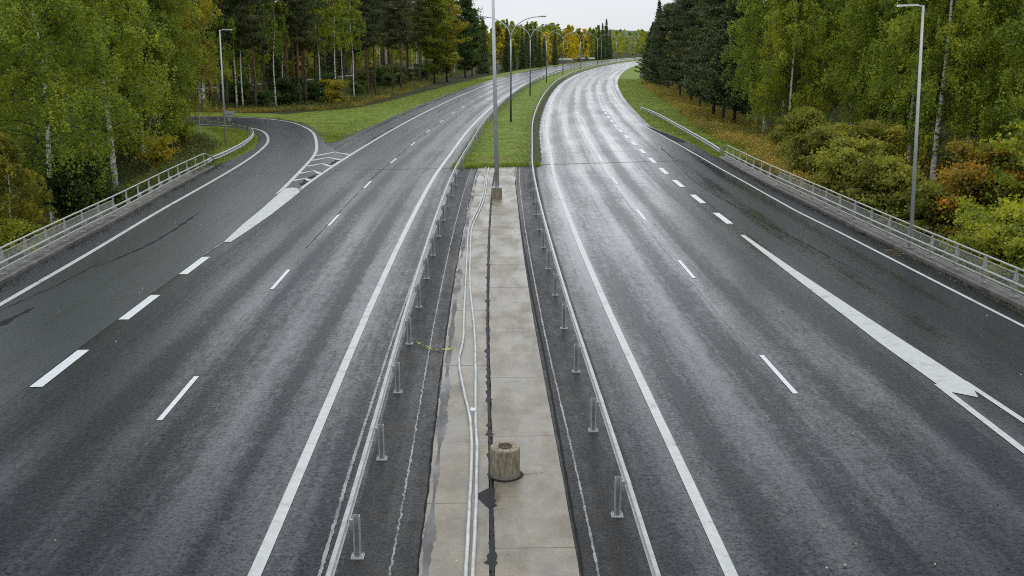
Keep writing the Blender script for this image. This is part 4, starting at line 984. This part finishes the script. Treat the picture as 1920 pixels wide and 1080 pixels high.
for i, (px, y, k_, s, m_) in enumerate(((968, 372, 'aspen_f', .95, 'l_aspen'), (1022, 395, 'birch_f2', 1.0, 'l_yellow'), (1034, 400, 'birch_f2', .9, 'l_birchy'), (1050, 420, 'birch_f2', .95, 'l_birchy'), (1064, 420, 'birch_f2', 1.22, 'l_yellow'), (1072, 430, 'birch_f', 1.05, 'l_yellow'), (1086, 450, 'birch_f2', 1.1, 'l_birchy'), (1094, 465, 'birch_f', 1.0, 'l_yellow'), (1102, 480, 'birch_f2', 1.05, 'l_birchy'), (1112, 500, 'birch_f', 1.05, 'l_aspen'))):
    lab = {'l_aspen': 'green', 'l_yellow': 'golden yellow', 'l_birchy': 'yellow green'}[m_]
    where = ['behind the row of five dark spruces', 'right above the left lone spruce', 'between the two lone spruces', 'just right of the right lone spruce', 'broadest and brightest right of the lone spruces', 'slim one behind the broadest golden birch', 'near the fifth double lamp', 'left of the sixth double lamp', 'left of the white board', 'right next to the cluster of four spruces'][i]
    place(k_, px, y, lab + ' autumn birch at the far bend, ' + where, 'birch tree', 'birch_tree', s=s, lm=m_)
for px, y, s, w_ in ((1122, 500, 1.25, 'leftmost'), (1129, 505, 1.32, 'second from left'), (1136, 520, 1.5, 'tallest'), (1143, 535, 1.15, 'rightmost and lowest')):
    place('spruce_f', px, y, w_ + ' dark spruce in the cluster of four behind the sixth double lamp', 'spruce tree', 'spruce_tree', s=s)
# random filling of the left forest
cnt = 0; tries = 0
while cnt < 150 and tries < 8000:
    tries += 1; y = 126 + (R.random() ** 1.3) * 190; d = R.random() ** 1.15 * 62; x = float(fx(y)) - .5 - d
    if y < 135 and x > -32: continue
    px_ = np.interp(y, [150, 165, 179, 219, 263, 330], [-74, -58, -51, -41, -35, -31])
    if y > 150 and abs(x - px_) < 3.2: continue
    if any((x - a) ** 2 + (y - b) ** 2 < (3.0 if d < 12 else 8) for a, b in special): continue
    special.append((x, y)); cnt += 1; r = R.random()
    if d < 16: k_ = R.choice(['pine_a', 'pine_b', 'pine_c', 'pine_b', 'pole_birch', 'pole_birch'])
    else: k_ = R.choice(['pine_a', 'pine_b', 'pine_c', 'spruce_b', 'spruce_a', 'birch_m'])
    kind_, nm_ = {'pine': ('tall pine', 'pine_tree'), 'pole': ('thin white birch', 'birch_tree'), 'spru': ('dark spruce', 'spruce_tree'), 'birc': ('green birch', 'birch_tree')}[k_[:4]]
    ppx = 960 + 1960 * x / (y * cos(PITCH) + CAM_H * sin(PITCH))
    zone = next(z_ for lim, z_ in ((430, 'left of the ramp lamp pole'), (545, 'between the ramp lamp pole and the orange pines'), (620, 'around the bright orange pines'), (690, 'left of the reddish pine pair'), (780, 'between the reddish pine pair and the bright aspen'), (5000, 'around the aspens at the forest end')) if ppx < lim)
    depth = 'in the front row' if d < 5 else 'a few rows deep' if d < 18 else 'deep in the forest'
    lb = '%s %s %s' % (kind_, depth, zone)
    tree(k_, x, y, lb, nm_.replace('_', ' '), nm_.replace('_tree', '') + ' trees ' + depth + ' ' + zone, s=R.uniform(.8, 1.1), name=nm_)
# --- right side
place('spruce_a', 1232, 205, 'dark pointed spruce at the left end of the right forest', 'spruce tree', 'spruce_tree', s=1.02)
place('dark_pine', 1222, 232, 'dark conifer behind the leftmost spruce of the right forest', 'conifer', 'pine_tree', s=.86)
place('dark_pine_b', 1275, 165, 'dark conifer with bare lower trunk beyond the right grass verge', 'conifer', 'pine_tree', s=1.0)
place('birch_m', 1296, 172, 'yellow green birch showing between the dark conifers of the right forest', 'birch tree', 'birch_tree', s=1.0, lm='l_birchy')
place('dark_pine', 1338, 124, 'large dark conifer with drooping boughs next to the right weeping birches', 'conifer', 'pine_tree', s=1.1, rz=1.)
place('dark_pine', 1377, 111, 'dark straight trunked conifer right beside the weeping birches', 'conifer', 'pine_tree', s=1.08)
place('dark_pine_b', 1312, 142, 'dark conifer standing between two others along the right slope', 'conifer', 'pine_tree', s=1.05)
place('birch_b', 1434, 101, 'weeping birch with white trunk at the right forest front, leftmost of them', 'birch tree', 'birch_tree', rz=2.)
place('birch_a', 1520, 100, 'full green weeping birch in the middle of the right forest front', 'birch tree', 'birch_tree', rz=1.)
place('birch_c', 1480, 94, 'lower green birch in front of the weeping birches', 'birch tree', 'birch_tree', rz=4., s=.9)
place('birch_b', 1590, 96, 'weeping birch right of the middle one, above the olive shrubs', 'birch tree', 'birch_tree', rz=5.)
place('birch_a', 1643, 86, 'thin white stemmed birch left of the right lamp pole', 'birch tree', 'birch_tree', rz=2.2)
place('birch_c', 1672, 84, 'short white stem birch just left of the right lamp pole', 'birch tree', 'birch_tree', rz=.2)
place('birch_b', 1752, 73, 'thick leaning birch with patchy white trunk right of the right lamp pole', 'birch tree', 'birch_tree', rz=.9, tilt=(0, .04))
place('birch_c', 1706, 80, 'thin birch hidden partly behind the right lamp pole', 'birch tree', 'birch_tree', rz=3.9)
place('birch_a', 1815, 84, 'turning birch with brownish yellow leaves behind the orange bush', 'birch tree', 'birch_tree', rz=3., lm='l_birchy')
place('birch_b', 1900, 70, 'green birch trunk at the right edge of the view', 'birch tree', 'birch_tree', rz=3.7)
place('aspen_b', 1860, 78, 'dark green tree filling the upper right corner', 'tree', 'broadleaf_tree', s=1.2)
place('birch_b', 1990, 66, 'birch just outside the right edge of the view', 'birch tree', 'birch_tree')
cnt = 0; tries = 0
while cnt < 62 and tries < 5000:
    tries += 1; y = 76 + R.random() * 170; d = 1.5 + R.random() ** 1.1 * 45; x = float(xc(y)) + 26.5 + d - (3 if y > 150 else 0)
    if y < 100: x += 6
    if any((x - a) ** 2 + (y - b) ** 2 < 11 for a, b in special): continue
    special.append((x, y)); cnt += 1
    if y < 150: k_ = R.choice(['birch_m', 'birch_m', 'birch_m2', 'aspen_b', 'spruce_b'])
    else: k_ = R.choice(['dark_pine', 'spruce_a', 'birch_m', 'pine_b', 'spruce_b'])
    dsc = {'b': ('green birch inside the right forest', 'birch tree', 'birches inside the right forest', 'birch_tree'), 'a': ('dark green broadleaf tree inside the right forest', 'tree', 'broadleaf trees inside the right forest', 'broadleaf_tree'),
           's': ('dark spruce inside the right forest', 'spruce tree', 'spruces inside the right forest', 'spruce_tree'), 'd': ('dark conifer inside the right forest', 'conifer', 'conifers inside the right forest', 'pine_tree'), 'p': ('tall pine inside the right forest', 'pine tree', 'pines inside the right forest', 'pine_tree')}[k_[0]]
    ppx = 960 + 1960 * x / (y * cos(PITCH) + CAM_H * sin(PITCH))
    zone = next(z_ for lim, z_ in ((1300, 'behind the leftmost dark conifers'), (1420, 'behind the drooping conifer'), (1600, 'behind the weeping birches'), (1760, 'near the right lamp pole'), (5000, 'right of the leaning thick birch')) if ppx < lim)
    tree(k_, x, y, dsc[0] + ' ' + zone, dsc[1], dsc[2] + ' ' + zone, s=R.uniform(.85, 1.12), name=dsc[3])
place('dark_pine_b', 1252, 188, 'dark bushy conifer second from the left end of the right forest', 'conifer', 'pine_tree', s=1.0)
place('dark_pine_b', 1262, 216, 'dark conifer farther back behind the second conifer of the right forest', 'conifer', 'pine_tree', s=1.05)
place('dark_pine_b', 1296, 152, 'broad dark conifer closing the gap in the right forest front', 'conifer', 'pine_tree', s=1.15)
place('dark_pine_b', 1356, 117, 'dark bushy conifer left of the straight trunked one', 'conifer', 'pine_tree', s=1.1)
place('dark_pine_b', 1330, 150, 'dark bushy conifer behind the large drooping one', 'conifer', 'pine_tree', s=1.3)
place('dark_pine', 1300, 190, 'tall dark conifer rising behind the yellow green birch', 'conifer', 'pine_tree', s=1.4)
# --- shrubs
def shrub(kind, px, y, label, lm, s=1., x=None, z=None):
    x = xp(px, y, -2) if x is None else x; return tree(kind, x, y, label, 'shrub', name='shrub', lm=lm, s=s, z=z)
shrub('bush_big', 1990, 54, 'tall bright lime yellow shrub at the right edge beyond the railing', 'l_lime', 1.12)
shrub('bush_big_b', 1838, 56, 'orange and rust leaved shrub right of the lamp pole', 'l_orange', .98)
shrub('bush_a', 1885, 46, 'dense green shrub below the orange one close to the railing', 'l_aspen', 1.05)
shrub('bush_a', 1880, 50, 'yellow green shrub in front of the orange one, right side', 'l_lime', 1.15)
shrub('bush_c', 1775, 50, 'low russet shrub between the lamp pole and the green shrub', 'l_orange', 1.05)
shrub('bush_c', 1745, 56, 'brownish shrub directly behind the right lamp pole', 'l_olive', 1.3)
shrub('bush_b', 1500, 76, 'brownish olive shrub leftmost of the clump beyond the right railing', 'l_olive', .85)
shrub('bush_b', 1575, 73, 'green middle shrub of the clump beyond the right railing', 'l_aspen', .85)
shrub('bush_a', 1632, 70, 'yellow green taller shrub at the right of the olive clump', 'l_birchy', .98)
shrub('bush_c', 1540, 66, 'low olive shrub near the railing in front of the green middle shrub', 'l_olive', 1.15)
shrub('bush_c', 1600, 61, 'low brown green shrub hugging the railing posts', 'l_olive', 1.2)
shrub('bush_c', 1660, 58, 'low olive shrub beside the foot of the slope left of the lamp pole', 'l_olive', 1.2)
shrub('bush_c', 1700, 52, 'olive shrub under the railing left of the lamp pole foot', 'l_olive', 1.1)
shrub('bush_b', 1960, 44, 'green shrub at the lower right corner outside the railing', 'l_aspen', 1.0)
shrub('bush_b', 15, 50, 'dense green shrub at the left edge below the leaning birch', 'l_aspen', 1.1)
shrub('bush_c', 150, 60, 'dark shrub in the shade between the two left birch trunks', 'l_green', 1.2)
shrub('bush_c', 60, 46, 'low green shrub peeping over the near left railing', 'l_green', 1.1)
shrub('bush_b', -60, 50, 'tall green shrub beyond the left border of the view', 'l_birchy', 1.3)
shrub('bush_d', 300, 78, 'small yellow green shrub on the slope below the birch pair', 'l_birchy', 1.0)
shrub('bush_d', 628, 147, 'rounded yellow green bush at the forest edge above the bright grass', 'l_birchy', 1.5)
shrub('bush_d', 590, 146, 'dark green bush at the forest edge left of the rounded yellow one', 'l_green', 1.4)
shrub('bush_d', 345, 88, 'weedy green bush beside the round sign', 'l_aspen', .8)

for k in range(34):
    y = 133 + R.random() ** 1.3 * 150; x = float(fx(y)) - 1.5 - R.random() * 9
    if y > 160 and x < -38: x += 6
    ppx = 960 + 1960 * x / (y * cos(PITCH) + CAM_H * sin(PITCH))
    zone = next(z_ for lim, z_ in ((500, 'right of the ramp lamp pole'), (600, 'around the orange pines'), (700, 'left of the reddish pine pair'), (780, 'left of the bright aspen'), (5000, 'under the aspens')) if ppx < lim)
    tree('bush_d', x, y, 'dark green bush at the foot of the left forest ' + zone, 'shrub', 'dark bushes ' + zone, name='shrub', lm=R.choice(['l_green', 'l_green', 'l_weed_g']), s=R.uniform(.9, 1.7))

# ------------------------------------------------------------------ ground cover
def cover(name, n, samp, h, per, m, seed, wide=.35, sz=.14, asp=.45, up=.6, zoff=0.):
    rng = np.random.default_rng(seed); xy = samp(rng, n); z = height(xy[:, 0], xy[:, 1]) + zoff
    hh = h * rng.uniform(.4, 1.25, len(xy))
    C_ = np.repeat(np.stack([xy[:, 0], xy[:, 1], z], 1), per, 0); k = len(C_); fr = rng.uniform(0, 1, k)
    C_[:, 2] += fr * np.repeat(hh, per); C_[:, :2] += rng.normal(size=(k, 2)) * wide * .5
    V, Fq, t = leaves(C_, sz, asp, rng, up=up)
    t = np.repeat(np.clip(np.repeat(rng.uniform(0, 1, len(xy)), per) * .6 + rng.uniform(0, .4, k), 0, 1), 4)
    o = link(name, npmesh(name, V, Fq, M[m], tint=t)); o['kind'] = 'stuff'; return o
def band(y0, y1, la, lb, p=1.):
    def f(rng, n):
        y = y0 + (y1 - y0) * rng.uniform(0, 1, n) ** p; y0_ = y; a = np.vectorize(la)(y) if callable(la) else la; b = np.vectorize(lb)(y) if callable(lb) else lb
        l = a + (b - a) * rng.uniform(0, 1, n); y = y + np.where((y < 70) & (np.abs(l) < 3), l * .26 * (70 - y) / 3, 0); return np.stack([xc(y) + l, y], 1)
    return f
def stag(o, label, cat): o['label'] = label; o['category'] = cat; return o
stag(cover('weeds', 9000, band(73, 230, lambda y: float(it(RV, y)) - .6, lambda y: 26.5, 1.5), .75, 9, 'l_weed', 1, .4, .16), 'yellow brown weeds between the right verge and the forest', 'weeds')
stag(cover('weeds', 6500, band(52, 92, lambda y: 17. if y < 75 else 18.5, 34., 1.), .6, 9, 'l_weed', 2, .4, .15), 'rusty undergrowth on the slope below the right railing', 'weeds')
def loop(rng, n):
    y = rng.uniform(48, 98, n); x = np.where(y < 68, -19.2, np.interp(y, [67, 71, 79, 85, 89.5, 92.5, 96.5, 98.5], [-20.3, -21.2, -22.2, -24, -26, -28.3, -33, -37])) - rng.uniform(0, 1, n) ** 1.2 * 26; return np.stack([x, y], 1)
stag(cover('undergrowth', 13000, loop, .65, 9, 'l_weed_g', 3, .4, .14), 'green brown undergrowth on the slope inside the ramp loop', 'undergrowth')
def lforest(rng, n):
    y = 119 + rng.uniform(0, 1, n) ** 1.5 * 200; e = np.interp(y, [119, 122, 127, 131.5, 143.5, 186, 263, 390], [-62, -37, -33, -26.5, -21.8, -18.3, -16, -8]); x = e - rng.uniform(0, 1, n) ** 1.6 * 34; return np.stack([x, y], 1)
stag(cover('undergrowth', 12000, lforest, .8, 9, 'l_weed_g', 4, .5, .2), 'dark bushy undergrowth along and under the left forest', 'undergrowth')
def ledge(rng, n):
    y = 121 + rng.uniform(0, 1, n) ** 1.2 * 270; e = np.interp(y, [121, 122, 127, 131.5, 143.5, 186, 263, 390], [-60, -33, -29, -25.0, -20.6, -17.5, -16.3, -9]); x = e - rng.uniform(0, 1, n) * 4.; return np.stack([x, y], 1)
stag(cover('weeds', 9000, ledge, .5, 9, 'l_weed', 5, .4, .17), 'strip of yellow autumn weeds at the foot of the left forest', 'weeds')
stag(cover('grass_tufts', 700, band(66.5, 68.2, -2.75, 2.75, .8), .16, 8, 'l_grass', 16, .2, .12, .25, 1.0, .06), 'ragged front fringe of the median grass against the concrete', 'grass')
stag(cover('grass_tufts', 9000, band(67.1, 230, -2.75, 2.8, 1.6), .10, 6, 'l_grass', 6, .2, .11, .2, 1.4, .06), 'short green grass on the median between the guardrails', 'grass')
stag(cover('grass_tufts', 11000, band(72.6, 230, lambda y: float(it(RO, y)) + .02, lambda y: float(it(RV, y)), 1.5), .13, 6, 'l_grass', 7, .2, .12, .2, 1.4, .02), 'short green grass of the right verge', 'grass')
def lv(rng, n):
    y = 84 + rng.uniform(0, 1, n) ** 1.2 * 150; a = np.interp(y, [84, 91, 97, 104.2, 110, 115, 118, 131, 145, 186, 263], [-14.7, -16.8, -18.7, -22, -24.8, -26, -25, -22.5, -19.5, -17.5, -17]); b = np.interp(y, [84, 91, 103, 131, 220, 300], [-14.2, -13.7, -13.2, -13.1, -12.8, -12.8])
    b = np.where(y < 110, b + xc(y) * 0 , b); l = a + (b - a) * rng.uniform(0, 1, n); return np.stack([np.where(y < 118, l, xc(y) + l), y], 1)
stag(cover('grass_tufts', 9000, lv, .10, 6, 'l_grass', 8, .2, .12, .2, 1.4, .03), 'bright green grass between the ramp and the left carriageway', 'grass')
def inner(rng, n):
    y = rng.uniform(67, 98, n); a = np.interp(y, [67, 71, 79, 85.5, 91.5, 96, 99], [-19.25, -19.3, -19.6, -20.7, -22.3, -24.4, -26.6]); return np.stack([a - rng.uniform(0, 1, n) * 3.0, y], 1)
stag(cover('grass_tufts', 5000, inner, .16, 6, 'l_grass', 9, .2, .11, .2, 1.4, .02), 'grass strip behind the curved ramp guardrail', 'grass')
def fallen(rng, n):
    y = 13 + rng.uniform(0, 1, n) ** 1.3 * 60; l = rng.uniform(-17, 16, n); c = rng.uniform(0, 1, n); l = np.where(c < .3, -16.1 + rng.exponential(1.2, n), l); l = np.where(c > .82, 15.7 - rng.exponential(.8, n), l); l = np.clip(l, -16.2, 15.7); return np.stack([xc(y) + l, y], 1)
rng = np.random.default_rng(31); xy = fallen(rng, 420); C_ = np.stack([xy[:, 0], xy[:, 1], np.full(len(xy), .03)], 1); V, Fq, t = leaves(C_, .042, .7, rng, flat_=.95)
V[:, 2] = np.maximum(V[:, 2], .014); o = link('fallen_leaves', npmesh('fallen_leaves', V, Fq, M['l_fallen'], tint=t)); o['kind'] = 'stuff'; stag(o, 'pale fallen leaves scattered over the wet road', 'leaves')
def deb(rng, n):
    y = 14 + rng.uniform(0, 1, n) * 54; s = rng.uniform(0, 1, n) < .55
    l = np.where(s, np.interp(y, [a for a, b in KL], [b for a, b in KL]) + .06 + rng.exponential(.22, n), np.interp(y, [a for a, b in KR], [b for a, b in KR]) - .06 - rng.exponential(.14, n))
    ok = np.sin(y * 1.9) + np.sin(y * .77 + 1) + rng.normal(size=n) * .8 > 0; return np.stack([xc(y) + l, y], 1)[ok]
xy = deb(rng, 9000); C_ = np.stack([xy[:, 0], xy[:, 1], np.full(len(xy), .018)], 1); V, Fq, t = leaves(C_, .06, .7, rng, flat_=.8); V[:, 2] = np.maximum(V[:, 2], .012)
o = link('kerb_debris', npmesh('kerb_debris', V, Fq, M['l_debris'], tint=t)); o['kind'] = 'stuff'; stag(o, 'dark leaf litter and dirt gathered along both kerbs', 'debris')

# ------------------------------------------------------------------ far things
rng = np.random.default_rng(77); C_ = []; 
for k in range(900):
    y = rng.uniform(560, 1000); x = rng.uniform(-260, 520) * y / 700; 
    if abs(x - float(xc(min(y, 940)))) < 17: continue
    H_ = rng.uniform(9, 16); q = 46; u = rng.uniform(0, 1, q); r_ = 2.6 * np.sin(np.pi * (u * .85 + .12)); a = rng.uniform(0, 6.28, q)
    C_.append(np.stack([x + r_ * np.cos(a), y + r_ * np.sin(a), height(x, y) + 1 + u * H_], 1))
for k in range(420):
    y = rng.uniform(210, 720); x = float(fx(y)) - 30 - rng.uniform(0, 1) ** 1.3 * 150; H_ = rng.uniform(13, 19); q = 90; u = rng.uniform(0, 1, q); r_ = 3.2 * np.sin(np.pi * (u * .8 + .16)) * rng.uniform(.3, 1, q) ** .4; a = rng.uniform(0, 6.28, q)
    C_.append(np.stack([x + r_ * np.cos(a), y + r_ * np.sin(a), height(x, y) + .3 + u * H_], 1))
for k in range(620):
    y = rng.uniform(118, 600); x = -rng.uniform(92, 190) if rng.uniform() < .6 else float(xc(y)) + rng.uniform(80, 170)
    if x > 0 and y < 150: y += 40
    H_ = rng.uniform(14, 21); q = 130; u = rng.uniform(0, 1, q); r_ = 3.4 * np.sin(np.pi * (u * .8 + .16)) * rng.uniform(.3, 1, q) ** .4; a = rng.uniform(0, 6.28, q)
    C_.append(np.stack([x + r_ * np.cos(a), y + r_ * np.sin(a), height(x, y) + .3 + u * H_], 1))
C_ = np.concatenate(C_); V, Fq, t = leaves(C_, 2.2, .7, rng, up=.5); o = link('far_woods', npmesh('far_woods', V, Fq, M['l_aspen'], tint=t)); o['kind'] = 'stuff'; stag(o, 'far woods closing the view beyond the bend', 'woods')
hm = simple('hazy_hill_forest', (.05, .08, .075), .9, 0, .4, .004)  # forest green shifted to blue: distance haze painted into the base colour
hx = np.linspace(-2500, 3500, 121); hyy = np.linspace(2500, 4200, 10); X, Y = np.meshgrid(hx, hyy); Z = (np.exp(-((X - 430) / 420) ** 2) * 27 + np.exp(-((X + 900) / 900) ** 2) * 30 + np.exp(-((X - 1900) / 900) ** 2) * 30 + 8 * np.sin(X / 170) + 3 * np.sin(X / 41 + 1)) * np.sin(np.clip((Y - 2500) / 1700 * pi, 0, pi)) + 4
idx = np.arange(X.size).reshape(X.shape); F = np.stack([idx[:-1, :-1], idx[:-1, 1:], idx[1:, 1:], idx[1:, :-1]], -1).reshape(-1, 4)
o = link('hill', npmesh('hill', np.stack([X, Y, Z], -1).reshape(-1, 3), F, hm, True)); o['kind'] = 'structure'
def building(x, y, w, d, h, wm, label, rows, cols, roof=None, cap=False):
    z = hz(x, y); e = empty('building', (x, y, z), label=label, cat='building'); MB().box(-w/2, w/2, -d/2, d/2, 0, h).obj('wall', M[wm], e)
    rf = MB().box(-w/2 - .3, w/2 + .3, -d/2 - .3, d/2 + .3, h, h + .5).obj('roof', M['dark_roof'] if roof is None else M[roof], e)
    if cap: MB().box(-w*.3, w*.3, -d*.3, d*.3, .5 + h, h + 2.2).obj('roof_house', M['dark_roof'], rf)
    wm_ = MB().box(-.6, .6, -.05, .02, 0, 1.3).mesh('window', M['glass'])
    for r_ in range(rows):
        for c_ in range(cols): link('window', wm_, e, (-w/2 + (c_ + .5) * w / cols, -d/2 - .03, 1.2 + r_ * 2.9))
building(27.0, 760, 12, 14, 17.5, 'brick', 'dark brown tower block rising over the yellow birches on the skyline', 6, 4, cap=True)
building(14.5, 700, 16, 12, 14, 'brick', 'lower dark block left of the brown tower on the skyline', 4, 5)
building(36.5, 505, 5.2, 8, 4.2, 'white_wall', 'small white building glimpsed left of the far spruces', 1, 3, 'white_wall')
building(17.8, 405, 9, 6, 1.5, 'deckside', 'low pale grey shed behind the two lone spruces by the far road', 0, 4, 'white_wall')
building(28.5, 452, 12, 6, 1.3, 'deckside', 'long low pale shed behind the golden birches by the far road', 0, 5, 'white_wall')
rp = MB().box(-1.2, 1.2, -.04, .04, 0, .9); e = empty('advertising_sign', (33.8, 498, hz(33.8, 498)), label='white board with a red stripe on posts beside the small white building', cat='sign')
MB().box(-1.6, 1.6, -.06, .06, 2.2, 4.4).obj('board', M['white_wall'], e); rp.obj('red_stripe', M['red_panel'], e, (0, -.12, 4.0))
for s in (-1.3, 1.3): MB().box(s - .07, s + .07, -.07, .07, 0, 2.2).obj('post', M['galv_pole'], e)
